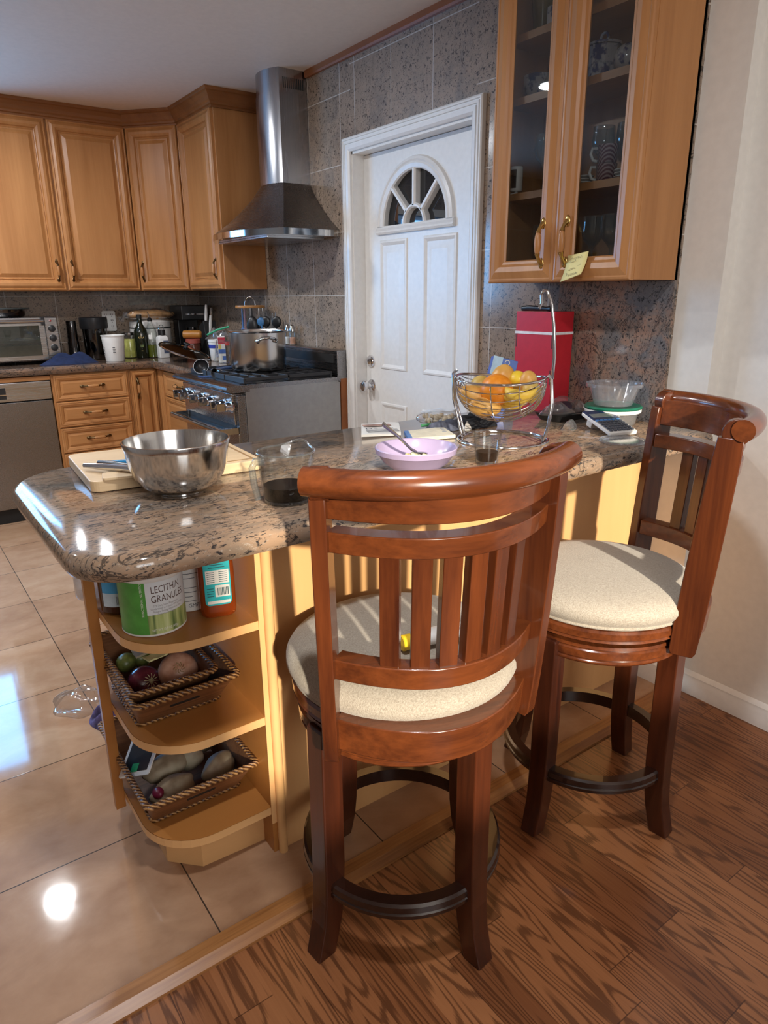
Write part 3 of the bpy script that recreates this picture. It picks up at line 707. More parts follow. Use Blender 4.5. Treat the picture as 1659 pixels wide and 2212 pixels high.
# ---------------------------------------------------------------- bar stools
def stool(label, x, y, facing, base_ang):
    rz = facing-PI/2
    s = thing('bar_stool', label, 'bar stool', (x, y, 0), rz, 'swivel bar stools at the peninsula')
    ch, cx, cd = M['cherry'], M['cherry_x'], M['cherry_dark']
    # base: four square legs with flared feet
    for k in range(4):
        a = base_ang-rz+k*PI/2+PI/4; d = Vector((math.cos(a), math.sin(a), 0)); q = Vector((-d.y, d.x, 0))
        rings = []
        for z, r_, w_ in ((0, .238, .046), (.03, .230, .047), (.08, .2185, .048), (.14, .212, .050), (.22, .209, .051), (.40, .208, .051), (.552, .207, .051), (.558, .207, .046)):
            h_ = w_*.7071; cc = d*r_
            h_ = w_*.485
            rings.append([cc+(d+q)*h_+Vector((0, 0, z)), cc+(q-d)*h_+Vector((0, 0, z)), cc-(d+q)*h_+Vector((0, 0, z)), cc+(d-q)*h_+Vector((0, 0, z))])
        m = MB(); m.loft(rings); m.build('leg', M['cherry_leg_shaded'], s, bev=.003)
        m = MB(); m.tube([d*.203-d*.012+q*.05+Vector((0, 0, .172)), d*.203+q*.05+Vector((0, 0, .172))], .006, 10); m.build('bolt', M['black'], s, smooth=40)
    m = MB(); m.lathe([(.186, .513), (.214, .513), (.219, .519), (.219, .522), (.216, .525), (.220, .530), (.221, .548), (.217, .552), (.221, .556), (.219, .563), (.186, .563), (.186, .513)], (0, 0, 0), 64); m.build('apron_ring', cx, s, smooth=30)
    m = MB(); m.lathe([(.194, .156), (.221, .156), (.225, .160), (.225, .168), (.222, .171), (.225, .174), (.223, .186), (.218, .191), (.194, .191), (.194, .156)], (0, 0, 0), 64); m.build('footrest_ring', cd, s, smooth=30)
    m = MB(); m.lathe([(0, .563), (.19, .563), (.19, .574), (0, .574)], (0, 0, 0), 40); m.build('swivel_plate', M['blackm'], s)
    # seat
    m = MB(); m.lathe([(0, .574), (.222, .574), (.229, .578), (.226, .583), (.230, .587), (.230, .602), (.226, .608), (.214, .612), (0, .612)], (0, 0, 0), 64); m.build('seat_ring', cx, s, smooth=30)
    m = MB(); m.lathe([(0, .610), (.224, .610), (.229, .613), (.230, .617), (.228, .620), (.235, .628), (.240, .640), (.239, .652), (.232, .664), (.212, .676), (.17, .686), (.10, .693), (0, .696)], (0, 0, 0), 72); m.build('seat_cushion', M['fabric'], s, smooth=60)
    # back: raked side posts
    def ypos(z): t_ = (z-.545)/.52; return -.150-.034*t_
    def xpos(z): return .197+.019*(z-.545)/.52
    for sx in (-1, 1):
        rings = []
        for z, dep in ((.540, .046), (.552, .058), (.62, .063), (.75, .064), (.90, .061), (1.02, .056), (1.06, .052)):
            xx, yy = xpos(z)*sx, ypos(z); t_ = .0135
            ca, sa = math.cos(R(26*sx)), math.sin(R(26*sx))     # toed in
            def pt(u, v_): return (xx+u*ca-v_*sa, yy+u*sa+v_*ca, z)
            rings.append([pt(-t_, -dep/2), pt(t_, -dep/2), pt(t_, dep/2), pt(-t_, dep/2)])
        m = MB(); m.loft(rings)
        cxp, cyp = xpos(1.07)*sx, ypos(1.07)-.008
        m.tube([(cxp-.0135, cyp-.006*sx, 1.071), (cxp+.0135, cyp+.006*sx, 1.071)], .0285, 20)
        m.build('back_post', ch, s, bev=.002, smooth=30)
    def arc(z, n=20, inset=.012, sag=.100, lift=0.0):
        xe = xpos(z)-inset; ye = ypos(z); out = []
        for k in range(n+1):
            u = -1+2*k/n; yy = ye-sag*(1-u*u); dy = sag*2*u/xe
            nn = Vector((dy, -1, 0)).normalized()          # outwards (rearwards)
            out.append((Vector((xe*u, yy, z)), nn))
        return out
    def rail(name, z0, z1, t_in, t_out, mat, sag=.100, **kw):
        a0_, a1_ = arc(z0, sag=sag), arc(z1, sag=sag); rings = []
        for (p0, n0), (p1, n1) in zip(a0_, a1_): rings.append([p0-n0*t_in, p0+n0*t_out, p1+n1*t_out, p1-n1*t_in])
        m = MB(); m.loft(rings); return m.build(name, mat, s, bev=.002, smooth=25, **kw)
    rail('crest_rail', 1.012, 1.079, .010, .012, cx)
    m = MB(); pts = [p-Vector((0, 0, .0))+n_*.012 for p, n_ in arc(1.078, inset=-.018)]; m.tube(pts, .0235, 18); m.build('crest_roll', cx, s, smooth=40)
    rail('middle_rail', .954, .990, .026, .014, cx)
    rail('lower_rail', .710, .750, .026, .012, cx)
    rail('bottom_rail', .560, .626, .030, .014, cx, sag=.104)
    lo_, hi_ = arc(.748), arc(.956)
    for u in (-.60, -.36, -.12, .12, .36, .60):
        k = (u+1)/2*20; i = int(k); fr = k-i
        p0 = lo_[i][0].lerp(lo_[i+1][0], fr); p1 = hi_[i][0].lerp(hi_[i+1][0], fr); n_ = lo_[i][1].lerp(lo_[i+1][1], fr).normalized(); q = Vector((-n_.y, n_.x, 0))
        m = MB(); m.loft([[p-n_*.018-q*.0165, p+n_*.004-q*.0165, p+n_*.004+q*.0165, p-n_*.018+q*.0165] for p in (p0, p1)]); m.build('slat', ch, s, bev=.0015)
    return s
stool('cherry wood bar stool with its slatted back towards us, a tube lying on its seat', .785, 1.025, R(75), R(-39.0))
stool('cherry wood bar stool turned sideways in front of the white wall', 1.418, 1.006, R(141), R(-37.5))
# ================================================================ things on the peninsula
def one(mb, name, mat, label, cat, group=None, **kw):
    return props(mb.build(name, mat, None, **kw), label, cat, group)
def lathe_obj(name, mat, prof, c, par=None, seg=32, smooth=40, **kw):
    m = MB(); m.lathe(prof, c, seg); return m.build(name, mat, par, world=par is not None, smooth=smooth, **kw)
M['board_end'] = plain('pale_wood', (.80, .66, .42), .5)
c = thing('cutting_board', 'thick pale bamboo chopping board lying under the steel mixing bowl', 'cutting board', (.545, 1.695, Z1), R(-4))
m = MB(); m.prism(rrect(-.20, .20, -.165, .165, .022), .001, .026); m.build('board', M['bamboo'], c, bev=.002)
m = MB()
for a, b, e, g in ((.10, .185, -.145, -.138), (.10, .185, .138, .145), (.178, .185, -.145, .145)): m.box(a, b, e, g, .0255, .0265)
m.build('juice_groove', plain('wet_wood', (.45, .27, .12), .3), c)
# two hand tools on the board
zb = Z1+.0265
c = thing('garlic_press', 'chrome hinged hand press lying on the left of the chopping board', 'kitchen tool', (.41, 1.60, zb))
m = MB(); m.tube([(.352, 1.668, zb+.012), (.385, 1.618, zb+.013), (.415, 1.572, zb+.014), (.437, 1.538, zb+.014)], [.006, .0085, .0085, .011], 10); m.build('handle', M['chrome'], c, world=True, smooth=40)
m = MB(); m.tube([(.388, 1.680, zb+.010), (.405, 1.636, zb+.012), (.424, 1.585, zb+.014), (.440, 1.545, zb+.014)], [.007, .0095, .0085, .010], 10); m.build('handle', M['black'], c, world=True, smooth=40, label='dark grip')
m = MB(); m.cyl((.440, 1.538, zb+.001), (.440, 1.538, zb+.026), .014, None, 16); m.build('head', M['chrome'], c, world=True, smooth=40)
c = thing('peeler', 'small tool with a bright blue handle on the chopping board beside the mixing bowl', 'kitchen tool', (.43, 1.66, zb))
m = MB(); m.tube([(.415, 1.672, zb+.007), (.440, 1.650, zb+.008), (.472, 1.622, zb+.007)], [.007, .009, .006], 12); m.build('handle', plain('blue_plastic', (.02, .25, .55), .3), c, world=True, smooth=40)
m = MB(); m.box(.452, .505, 1.588, 1.606, zb+.001, zb+.006); m.build('blade', M['polish'], c, world=True)
m = MB(); m.prism(rrect(-.042, .042, -.028, .028, .006), 0, .006); m.T = None
o = one(m, 'wooden_slicer', M['bamboo'], 'little flat pale wooden piece lying on the front left corner of the chopping board', 'kitchen tool', bev=.001); o.location = (.405, 1.555, zb+.0005); o.rotation_euler = (0, 0, R(-14))
# steel mixing bowl
c = thing('mixing_bowl', 'deep polished steel mixing bowl at the end of the peninsula', 'bowl', (.497, 1.447, Z1))
Q = (.497, 1.447, Z1)
lathe_obj('bowl', M['bowl'], [(0, .010), (.046, .010), (.062, .014), (.078, .024), (.092, .042), (.101, .065), (.107, .100), (.110, .118), (.1125, .118), (.1135, .1155), (.109, .100), (.104, .065), (.095, .040), (.080, .020), (.062, .009), (.046, .006), (.046, .001), (.042, .001), (.042, .006), (0, .006)], Q, c, 72)
# measuring jug
Q = (.650, 1.240, Z1)
c = thing('measuring_jug', 'clear glass measuring jug with a little dark liquid beside the steel bowl', 'jug', Q)
m = MB()
pf = [(0, .004), (.043, .004), (.047, .010), (.051, .05), (.056, .100), (.0575, .106), (.0595, .106), (.0585, .100), (.0535, .05), (.050, .008), (.047, .001), (0, .001)]
m.lathe(pf, Q, 48)
for i, p in enumerate(m.v):
    a = math.atan2(p[1]-Q[1], p[0]-Q[0])-R(35); k = max(0, math.cos(a))**10*max(0, (p[2]-Q[2]-.07)/.036)
    m.v[i] = (p[0]+math.cos(R(35))*k*.016, p[1]+math.sin(R(35))*k*.016, p[2]+k*.010)
m.build('jug_body', M['glass'], c, world=True, smooth=40)
m = MB()
rim = []
for k in range(40):
    a = 2*PI*k/40; kk = max(0, math.cos(a-R(35)))**10; rim.append((Q[0]+.0590*math.cos(a)+math.cos(R(35))*kk*.016, Q[1]+.0590*math.sin(a)+math.sin(R(35))*kk*.016, Q[2]+.106+kk*.010))
m.tube(rim, .0022, 8, closed=True); m.build('rim', M['thick'], c, world=True, smooth=50)
lathe_obj('thick_base', M['thick'], [(0, .001), (.046, .001), (.0485, .004), (.048, .008), (0, .006)], Q, c, 40)
d = Vector((math.cos(R(188)), math.sin(R(188)), 0)); b0 = Vector(Q)
m = MB(); m.tube([b0+d*.056+Vector((0, 0, .094)), b0+d*.075+Vector((0, 0, .096)), b0+d*.083+Vector((0, 0, .085)), b0+d*.080+Vector((0, 0, .05)), b0+d*.072+Vector((0, 0, .018))], [.009, .008, .0075, .0075, .007], 12, sq=.6); m.build('handle', M['thick'], c, world=True, smooth=50)
lathe_obj('dark_liquid', plain('soy_sauce', (.006, .003, .0015), .4, spec=.1), [(0, .0045), (.042, .0045), (.047, .012), (.0485, .036), (0, .036)], Q, c, 40)
# lilac bowl with food and a spoon
Q = (1.025, 1.280, Z1); lil = plain('lilac_ceramic', (.39, .315, .475), .25, 0, .03)
c = thing('lilac_bowl', 'pale lilac bowl with leftover food behind the nearest bar stool', 'bowl', Q)
lathe_obj('bowl', lil, [(0, .008), (.045, .010), (.072, .026), (.088, .044), (.095, .059), (.0985, .0605), (.100, .058), (.098, .046), (.093, .043), (.080, .024), (.056, .006), (.050, .001), (0, .001)], Q, c, 64)
m = MB()
for k in range(16):
    a, r_ = random.random()*6.28, .012+.045*random.random(); m.ell((Q[0]+r_*math.cos(a), Q[1]+r_*math.sin(a), Q[2]+.028+random.random()*.008), (.012+.008*random.random(), .010, .006), (random.random(), random.random(), 0), 8, 6)
t = NT('noodle_salad'); n = t.noise(t.obj(), 70, 3); fm = t.done(t.ramp(n, (.35, (.62, .55, .38)), (.5, (.60, .66, .42)), (.66, (.70, .25, .07))), .5)
o = one(m, 'leftover_food', fm, 'pale and orange leftover food in the bottom of the lilac bowl', 'food', smooth=50); o['kind'] = 'stuff'
m = MB(); m.tube([(1.035, 1.290, .982), (1.015, 1.286, .993), (.96, 1.268, 1.035), (.905, 1.250, 1.072)], [.004, .0035, .004, .0055], 10, sq=.45); m.ell((1.052, 1.294, .977), (.024, .015, .004), (0, R(8), R(14)), 14, 8)
one(m, 'spoon', M['polish'], 'steel spoon leaning out of the lilac bowl', 'spoon', smooth=40)
# small tumbler
Q = (1.205, 1.220, Z1)
c = thing('tumbler', 'small clear glass with a finger of dark brown drink behind the nearest stool', 'glass', Q)
lathe_obj('glass', M['glass'], [(0, .010), (.0225, .010), (.026, .014), (.034, .084), (.0358, .084), (.0275, .006), (.025, .001), (0, .001)], Q, c, 40)
lathe_obj('drink', plain('brown_drink', (.014, .005, .002), .4, spec=.1), [(0, .0105), (.0225, .0105), (.0255, .015), (.0275, .034), (0, .034)], Q, c, 36)
# newspaper and booklet
def sheet(mb, q, z, th, n=6, wav=.003):
    v = []; f_ = []
    for i in range(n+1):
        for j in range(n+1):
            u, w = i/n, j/n; x = (1-u)*(1-w)*q[0][0]+u*(1-w)*q[1][0]+u*w*q[2][0]+(1-u)*w*q[3][0]; y = (1-u)*(1-w)*q[0][1]+u*(1-w)*q[1][1]+u*w*q[2][1]+(1-u)*w*q[3][1]
            v.append((x, y, z+th+wav*(.5+.5*math.sin(7*u+3*w)))); v.append((x, y, z))
    for i in range(n):
        for j in range(n):
            a = 2*(i*(n+1)+j); b = 2*((i+1)*(n+1)+j); f_ += [(a, b, b+2, a+2), (a+1, a+3, b+3, b+1)]
    for i in range(n):
        for a, b in ((2*(i*(n+1)), 2*((i+1)*(n+1))), (2*(i*(n+1)+n), 2*((i+1)*(n+1)+n)), (2*i, 2*(i+1)), (2*(n*(n+1)+i), 2*(n*(n+1)+i+1))): f_.append((a, b, b+1, a+1))
    mb.add(v, f_)
c = thing('newspaper', 'folded newspaper section with printed headings near the back of the peninsula', 'newspaper', (1.26, 1.75, Z1))
NQ = [(1.150, 1.700), (1.262, 1.650), (1.372, 1.806), (1.258, 1.858)]
m = MB(); sheet(m, NQ, Z1+.001, .005); m.build('sheets', M['paper'], c, world=True, smooth=40)
U = Vector((.112, -.05, 0)).normalized(); V = Vector((.109, .157, 0)).normalized(); NM = Matrix(((U.x, -U.y, 0, 1.255), (U.y, U.x, 0, 1.752), (0, 0, 1, Z1+.0098), (0, 0, 0, 1)))
m = MB(); text_flat(m, 'D', .032, NM @ Matrix.Translation((-.035, -.005, 0))); text_flat(m, 'Buildings', .022, NM @ Matrix.Translation((.012, -.006, 0)), .8)
for k in range(4): m.T = NM; m.box(-.05, .05, -.035-.011*k, -.032-.011*k, 0, .0003); m.T = None
m.build('heading', plain('ink', (.06, .06, .08), .6), c, world=True)
m = MB(); m.T = NM; m.box(-.045, .045, .03, .062, -.0002, .0002); m.T = None; m.build('photo', plain('printed_photo', (.36, .22, .17), .6, 0, .5), c, world=True)
c = thing('booklet', 'thin cream booklet with a blue spine behind the lilac bowl', 'booklet', (1.32, 1.59, Z1))
BQ = [(1.222, 1.562), (1.362, 1.512), (1.422, 1.640), (1.280, 1.655)]
m = MB(); m.prism(BQ, Z1+.001, Z1+.011); m.build('cover', plain('cream_card', (.72, .66, .50), .5), c, world=True, bev=.001)
m = MB(); m.prism([(1.221, 1.562), (1.234, 1.5575), (1.292, 1.652), (1.279, 1.6565)], Z1+.0012, Z1+.0115); m.build('spine', plain('blue_print', (.06, .17, .42), .4), c, world=True)
for k in range(3):
    m = MB(); m.lathe([(0, 0), (.007, 0), (.007, .0006), (0, .0006)], (1.372+.012*k, 1.575+.020*k, Z1+.0112), 12); m.build('printed_icon', plain('grey_print', (.35, .36, .38), .6), c, world=True)
# zip bag of nuts
m = MB(); m.ell((1.485, 1.735, Z1+.024), (.085, .052, .023), (0, 0, R(-12)), 24, 14, lambda p: 1+.10*math.sin(9*p.x+4*p.y)*math.sin(8*p.y)); o = one(m, 'zip_bag', M['filmglass'], 'clear zip bag of pale nuts with a green closing strip by the back edge', 'bag', smooth=60)
m = MB(); m.tube([(1.395, 1.716, Z1+.006), (1.445, 1.690, Z1+.008), (1.49, 1.676, Z1+.006)], .005, 8, sq=.5); m.build('zip_strip', plain('green_zip', (.05, .35, .12), .4), o, smooth=40)
m = MB()
for k in range(26):
    a, r_ = random.random()*6.28, random.random()**.5; m.ell((1.485+.068*r_*math.cos(a), 1.735+.038*r_*math.sin(a), Z1+.012+.014*random.random()), (.011, .0075, .0065), (random.random()*3, random.random()*3, random.random()*3), 8, 6)
o = one(m, 'pale_nuts', plain('cashew', (.66, .55, .38), .6), 'pale nuts filling the clear zip bag', 'nuts', smooth=60); o['kind'] = 'stuff'
# dark cloth
def crumple(mb, cx, cy, z, rx, ry, h_, rz, seed, nu=34, nv=22, fq=1.0):
    rd = random.Random(seed); ph = [(rd.uniform(2, 9), rd.uniform(2, 9), rd.uniform(0, 6), rd.uniform(.3, 1)) for _ in range(7)]
    v = []; f_ = []; cs, sn = math.cos(rz), math.sin(rz)
    for i in range(nv+1):
        for k in range(nu):
            r_ = i/nv; a = 2*PI*k/nu; e = 1+.16*sum(w*math.sin(p*a/2.2*1.0 if False else int(p)*a+q_) for p, q0, q_, w in ph[:3])/2
            x, y = r_*math.cos(a)*e, r_*math.sin(a)*e
            hh = sum(w*math.sin(fq*(p*x+q0*y)+q_) for p, q0, q_, w in ph)/3.5
            zz = z+.002+max(0, h_*(1-r_**2.2)*(.62+.70*hh)) if i < nv else z+.001
            X, Y = x*rx, y*ry; v.append((cx+X*cs-Y*sn, cy+X*sn+Y*cs, zz))
    for i in range(nv):
        for k in range(nu): l = (k+1) % nu; f_.append((i*nu+k, (i+1)*nu+k, (i+1)*nu+l, i*nu+l))
    mb.add(v, f_); return mb
M['blackcloth'] = plain('black_knit', (.012, .013, .018), .85); M['greycloth'] = plain('speckled_knit', (.09, .10, .14), .9, 0, .6)
c = thing('sock', 'black knitted sock with a speckled grey end crumpled behind the fruit basket', 'sock', (1.50, 1.61, Z1))
m = MB(); crumple(m, 1.550, 1.632, Z1, .085, .052, .055, R(-10), 3); m.build('leg', M['blackcloth'], c, world=True, smooth=60)
m = MB(); crumple(m, 1.435, 1.640, Z1, .070, .036, .030, R(-12), 5); m.build('foot', M['greycloth'], c, world=True, smooth=60)
m = MB(); crumple(m, 1.487, 1.598, Z1, .028, .014, .020, R(40), 8); m.build('stripe', M['offwhite'], c, world=True, smooth=60)
# fruit basket
PL, PR_ = Vector((1.390, 1.545, 1.127)), Vector((1.530, 1.318, 1.121)); BC = Vector((1.452, 1.408, Z1))
ax = (PR_-PL); ax.z = 0; HL = ax.length/2; ax.normalize(); pp = Vector((-ax.y, ax.x, 0))*-1     # pp points towards the stools
if pp.x > 0: pp = -pp
MC = (PL+PR_)/2
c = thing('fruit_basket', 'chrome wire fruit basket slung on a ring stand with a tall banana hook', 'fruit basket', tuple(BC))
m = MB(); m.tube([BC+Vector((.130*math.cos(2*PI*k/48), .130*math.sin(2*PI*k/48), .004)) for k in range(48)], .004, 8, closed=True)
m.tube([BC+Vector((.118*math.cos(2*PI*k/48), .118*math.sin(2*PI*k/48), .004)) for k in range(48)], .0022, 6, closed=True); m.build('base_ring', M['chrome'], c, world=True, smooth=50)
m = MB()
for P_, sg in ((PL, -1), (PR_, 1)):
    m = MB()
    for o_ in (-.014, .014):
        b = BC+ax*sg*.118+pp*o_; t_ = P_+pp*o_*.6
        m.tube([b+Vector((0, 0, .004)), b+ax*sg*.012+Vector((0, 0, .05)), (b+t_)/2+ax*sg*.018+Vector((0, 0, .02)), t_+ax*sg*.010, t_+Vector((0, 0, .010))], .0034, 8)
    m.build('stand_arm', M['chrome'], c, world=True, smooth=50)
m = MB(); hk = [PR_+ax*.012, PR_+ax*.014+Vector((0, 0, .06)), PR_+ax*.008+Vector((0, 0, .14)), PR_+ax*-.002+Vector((0, 0, .20)), PR_+ax*-.016+Vector((0, 0, .236)), PR_+ax*-.026+Vector((0, 0, .238)), PR_+ax*-.032+Vector((0, 0, .225)), PR_+ax*-.030+Vector((0, 0, .205)), PR_+ax*-.036+Vector((0, 0, .19))]
m.tube(hk, [.0048, .0048, .0046, .0044, .0042, .004, .004, .004, .004], 10); m.build('banana_hook', M['chrome'], c, world=True, smooth=50)
# basket: boat of wires from pivot to pivot
def bask(u, s_):           # u 0..1 along the axis, s_ angle -1..1 across the bowl
    a = PI*u; hw = .125*math.sin(a)**.75; th = s_*PI/2; dep = .118*math.sin(a)**.7
    p = MC-ax*HL*.96*math.cos(a)+pp*hw*math.sin(th); p.z = MC.z-.012*math.sin(a)-dep*math.cos(th)*(1-.0*abs(s_)); return p
m = MB(); m.tube([bask(k/24, -1) for k in range(25)], .004, 8); m.tube([bask(k/24, 1) for k in range(25)], .004, 8); m.build('basket_rim', M['chrome'], c, world=True, smooth=50)
m = MB()
for j in range(1, 15): m.tube([bask(k/20, -1+2*j/15) for k in range(1, 20)], .0017, 6)
for u in (.30, .5, .70): m.tube([bask(u, -1+2*k/20) for k in range(21)], .0021, 6)
for e in (0, 1): m.tube([MC+ax*HL*(.93 if e else -.93)+pp*.012*math.cos(2*PI*k/14)+Vector((0, 0, -.022+.012*math.sin(2*PI*k/14))) for k in range(14)], .002, 6, closed=True)
m.build('basket_wires', M['chrome'], c, world=True, smooth=50)
# fruit in the basket
def fmat(nm, a, b, r_=.38, sc=60):
    t = NT(nm); n = t.noise(t.obj(), sc, 4); return t.done(t.ramp(n, (.35, a), (.65, b)), r_, 0, bump=t.noise(t.obj(), 700, 2), bstr=.10, bdist=.0006)
M['orange'] = fmat('orange_peel', (.80, .24, .012), (.90, .32, .02)); M['mango'] = fmat('mango_skin', (.68, .34, .07), (.80, .46, .12), .4, 22); M['pear'] = fmat('pear_skin', (.62, .42, .09), (.74, .52, .16), .42, 30); M['banana'] = fmat('banana_skin', (.78, .50, .05), (.88, .62, .10), .42, 20); M['lemon'] = fmat('lemon_peel', (.85, .58, .03), (.92, .68, .06))
def fr(nm, mat, lab, cat, off, rad, rot=(0, 0, 0), fn=None, grp=None):
    m = MB(); m.ell((0, 0, 0), rad, None, 24, 16, fn); o = one(m, nm, mat, lab, cat, grp, smooth=60)
    o.location = MC+ax*off[0]+pp*off[1]+Vector((0, 0, off[2])); o.rotation_euler = rot; return o
fr('orange', M['orange'], 'big round orange at the front of the fruit basket', 'orange', (-.005, .030, -.036), (.047, .047, .045))
fr('mango', M['mango'], 'pale yellow mango standing on top of the fruit behind the orange', 'mango', (-.006, -.040, -.014), (.037, .034, .042), (.3, .2, .5), lambda p: 1+.06*p.z)
fr('lemon', M['lemon'], 'bright yellow lemon behind the orange in the basket', 'lemon', (.040, -.035, -.014), (.034, .027, .027), (0, 0, 1.2), lambda p: 1+.12*abs(p.x)**6)
fr('mango', M['mango'], 'long pinkish mango lying at the left of the fruit basket', 'mango', (-.080, .030, -.056), (.046, .030, .029), (0, .25, R(-55)), lambda p: 1+.08*p.x)
fr('mango', M['mango'], 'peach coloured mango low in the basket under the orange', 'mango', (-.034, .058, -.082), (.048, .029, .027), (0, .1, R(-42)), lambda p: 1+.06*p.x)
fr('pear', M['pear'], 'brownish green pear at the back left of the basket', 'pear', (-.068, -.035, -.040), (.034, .033, .036))
fr('pear', M['mango'], 'pointed pear standing upright at the right of the basket', 'pear', (.076, -.015, -.014), (.026, .026, .046), (0, 0, 0), lambda p: 1-.34*max(0, p.z)**1.3)
fr('pear', M['pear'], 'round yellow pear against the right end of the basket', 'pear', (.092, .018, -.040), (.028, .028, .031))
for k in range(4):
    m = MB(); pts = []
    for i in range(9):
        t_ = i/8; a = R(-60+120*t_); pts.append(MC+ax*(.035+.012*k+.050*math.sin(a))+pp*(.018+.022*k-.045*(1-math.cos(a)))+Vector((0, 0, -.078+.024*k*.5+.034*(1-math.cos(a)))))
    m.tube(pts, [.003, .010, .0145, .016, .016, .0155, .014, .009, .0035], 10)
    one(m, 'banana', M['banana'], 'yellow banana in the bunch at the right of the fruit basket', 'banana', 'bananas in the fruit basket', smooth=50)
# blue carton behind the basket
c = thing('avocado_carton', 'blue carton lettered AVOCADO leaning behind the fruit basket', 'carton', (1.668, 1.682, Z1), R(-34))
T = Matrix.Translation((0, 0, .004)) @ Euler((R(-8), R(14), 0)).to_matrix().to_4x4()
m = MB(); m.T = T; m.box(-.042, .042, -.022, .022, 0, .205); m.T = None; m.build('box', plain('blue_carton', (.012, .085, .42), .35), c, bev=.001)
m = MB(); m.T = T; m.box(-.0425, -.010, -.0226, -.0220, .02, .206); m.T = None; m.build('pale_side', plain('pale_blue_print', (.42, .62, .78), .4), c)
m = MB(); text_flat(m, 'AVOCADO', .026, T @ frame((.008, -.0232, .140), (0, 0, 1), (-1, 0, 0)), .95)
m.build('lettering', M['paper'], c)
m = MB(); m.T = T; m.ell((.030, -.0225, .150), (.008, .0008, .013), None, 12, 8); m.T = None; m.build('printed_avocado', plain('avocado_print', (.35, .42, .10), .5), c, smooth=60)
# red box
c = thing('red_box', 'tall red cardboard box with a white strap standing against the granite backsplash', 'box', (1.98, 1.738, Z1))
red = plain('red_card', (.52, .018, .030), .35, 0, .06)
m = MB(); m.box(1.930, 2.030, 1.648, 1.828, Z1+.001, 1.290); m.build('carton', red, c, world=True, bev=.001)
wt = plain('white_strap', (.80, .78, .78), .35)
m = MB(); m.box(1.9285, 2.0315, 1.6465, 1.8295, 1.212, 1.221); m.build('strap', wt, c, world=True)
for y, z in ((1.655, 1.165), (1.655, 1.04), (1.823, 1.165)):
    m = MB(); m.box(1.929, 1.931, y-.002, y+.002, z, z+.05); m.build('slot', plain('shadow_card', (.10, .02, .02), .6), c, world=True)
m = MB(); m.tube([(1.965, 1.835, 1.299), (1.965, 1.80, 1.301), (1.965, 1.72, 1.299), (1.965, 1.70, 1.299)], [.009, .010, .007, .010], 10, sq=.6); m.build('carry_handle', M['black'], c, world=True, smooth=40)
# wrapped tray
c = thing('wrapped_tray', 'black tray in shiny plastic wrap lying in front of the red box', 'food tray', (1.88, 1.535, Z1))
m = MB(); m.loft([[(x*s_+1.875, y*s_+1.54, z) for x, y in rrect(-.09, .09, -.055, .055, .018)] for s_, z in ((.80, Z1+.001), (1.0, Z1+.026), (1.02, Z1+.028))]); m.build('tray', M['black'], c, world=True, bev=.002)
m = MB(); m.ell((1.875, 1.545, Z1+.036), (.070, .035, .024), (0, 0, .2), 20, 12); m.build('dark_vegetable', plain('aubergine', (.012, .006, .016), .2), c, world=True, smooth=60)
m = MB(); crumple(m, 1.875, 1.54, Z1+.022, .098, .062, .052, 0, 21); m.build('wrap', M['filmglass'], c, world=True, smooth=30)
# tubs
Q = (1.925, 1.378, Z1)
c = thing('plastic_tub', 'clear round plastic tub with a white rim under the green lid', 'food container', Q)
lathe_obj('tub', M['tubglass'], [(0, .002), (.066, .002), (.070, .006), (.078, .040), (.080, .050), (.0815, .050), (.079, .036), (.072, .003), (.068, .001), (0, .001)], Q, c, 48)
lathe_obj('rim', M['offwhite'], [(.078, .042), (.088, .042), (.0895, .045), (.0895, .050), (.087, .053), (.078, .053)], Q, c, 48)
lathe_obj('green_lid', plain('green_plastic', (.008, .13, .075), .3), [(0, .053), (.080, .053), (.090, .054), (.092, .058), (.088, .063), (.074, .063), (.070, .060), (0, .060)], Q, None, 48)
props(bpy.data.objects['green_lid'], 'dark green plastic lid between the two clear tubs', 'lid')
Q = (1.915, 1.372, Z1+.0625)
c = thing('plastic_tub', 'empty clear plastic tub standing on the green lid', 'food container', Q)
lathe_obj('tub', M['tubglass'], [(0, .002), (.056, .002), (.060, .006), (.076, .054), (.078, .060), (.088, .061), (.089, .064), (.089, .073), (.0875, .073), (.0872, .066), (.077, .064), (.074, .054), (.058, .004), (0, .001)], Q, c, 48)
# calculator
c = thing('calculator', 'white and grey desk calculator with dark keys lying in front of the plastic tubs', 'calculator', (1.803, 1.300, Z1), math.atan2(-.100, -.030))
T = Matrix.Translation((0, 0, .029)) @ Euler((0, R(15), 0)).to_matrix().to_4x4()
m = MB(); m.T = T; m.prism(rrect(-.078, .078, -.050, .050, .006), -.006, .004); m.T = None; m.build('case', M['offwhite'], c, bev=.0015)
m = MB(); m.T = T; m.prism(rrect(-.076, -.012, -.048, .048, .004), .004, .0065); m.T = None; m.build('display_panel', plain('navy_panel', (.02, .03, .09), .25), c)
m = MB(); m.T = T; m.box(-.052, -.026, -.040, .034, .0065, .0072); m.T = None; m.build('screen', plain('lcd', (.22, .24, .22), .2), c)
m = MB(); m.T = T
for i in range(5):
    for j in range(6): m.box(.000+.0145*i, .0105+.0145*i, -.044+.015*j, -.033+.015*j, .004, .0085)
m.T = None; m.build('keys', plain('dark_keys', (.05, .055, .075), .35), c, bev=.001)
m = MB(); m.T = T
for j in range(6): m.box(-.0105, -.0025, -.044+.015*j, -.033+.015*j, .004, .0075)
m.T = None; m.build('blue_keys', plain('blue_keys', (.05, .20, .50), .35), c)
m = MB(); m.T = T; m.box(-.066, -.040, -.03, .03, -.036, -.006); m.T = None; m.build('stand', M['offwhite'], c)
lathe_obj('clear_lid', M['tubglass'], [(0, .004), (.055, .004), (.058, .007), (.064, .007), (.067, .002), (.066, .0005), (.058, .004), (0, .001)], (1.712, 1.182, Z1), None, 44)
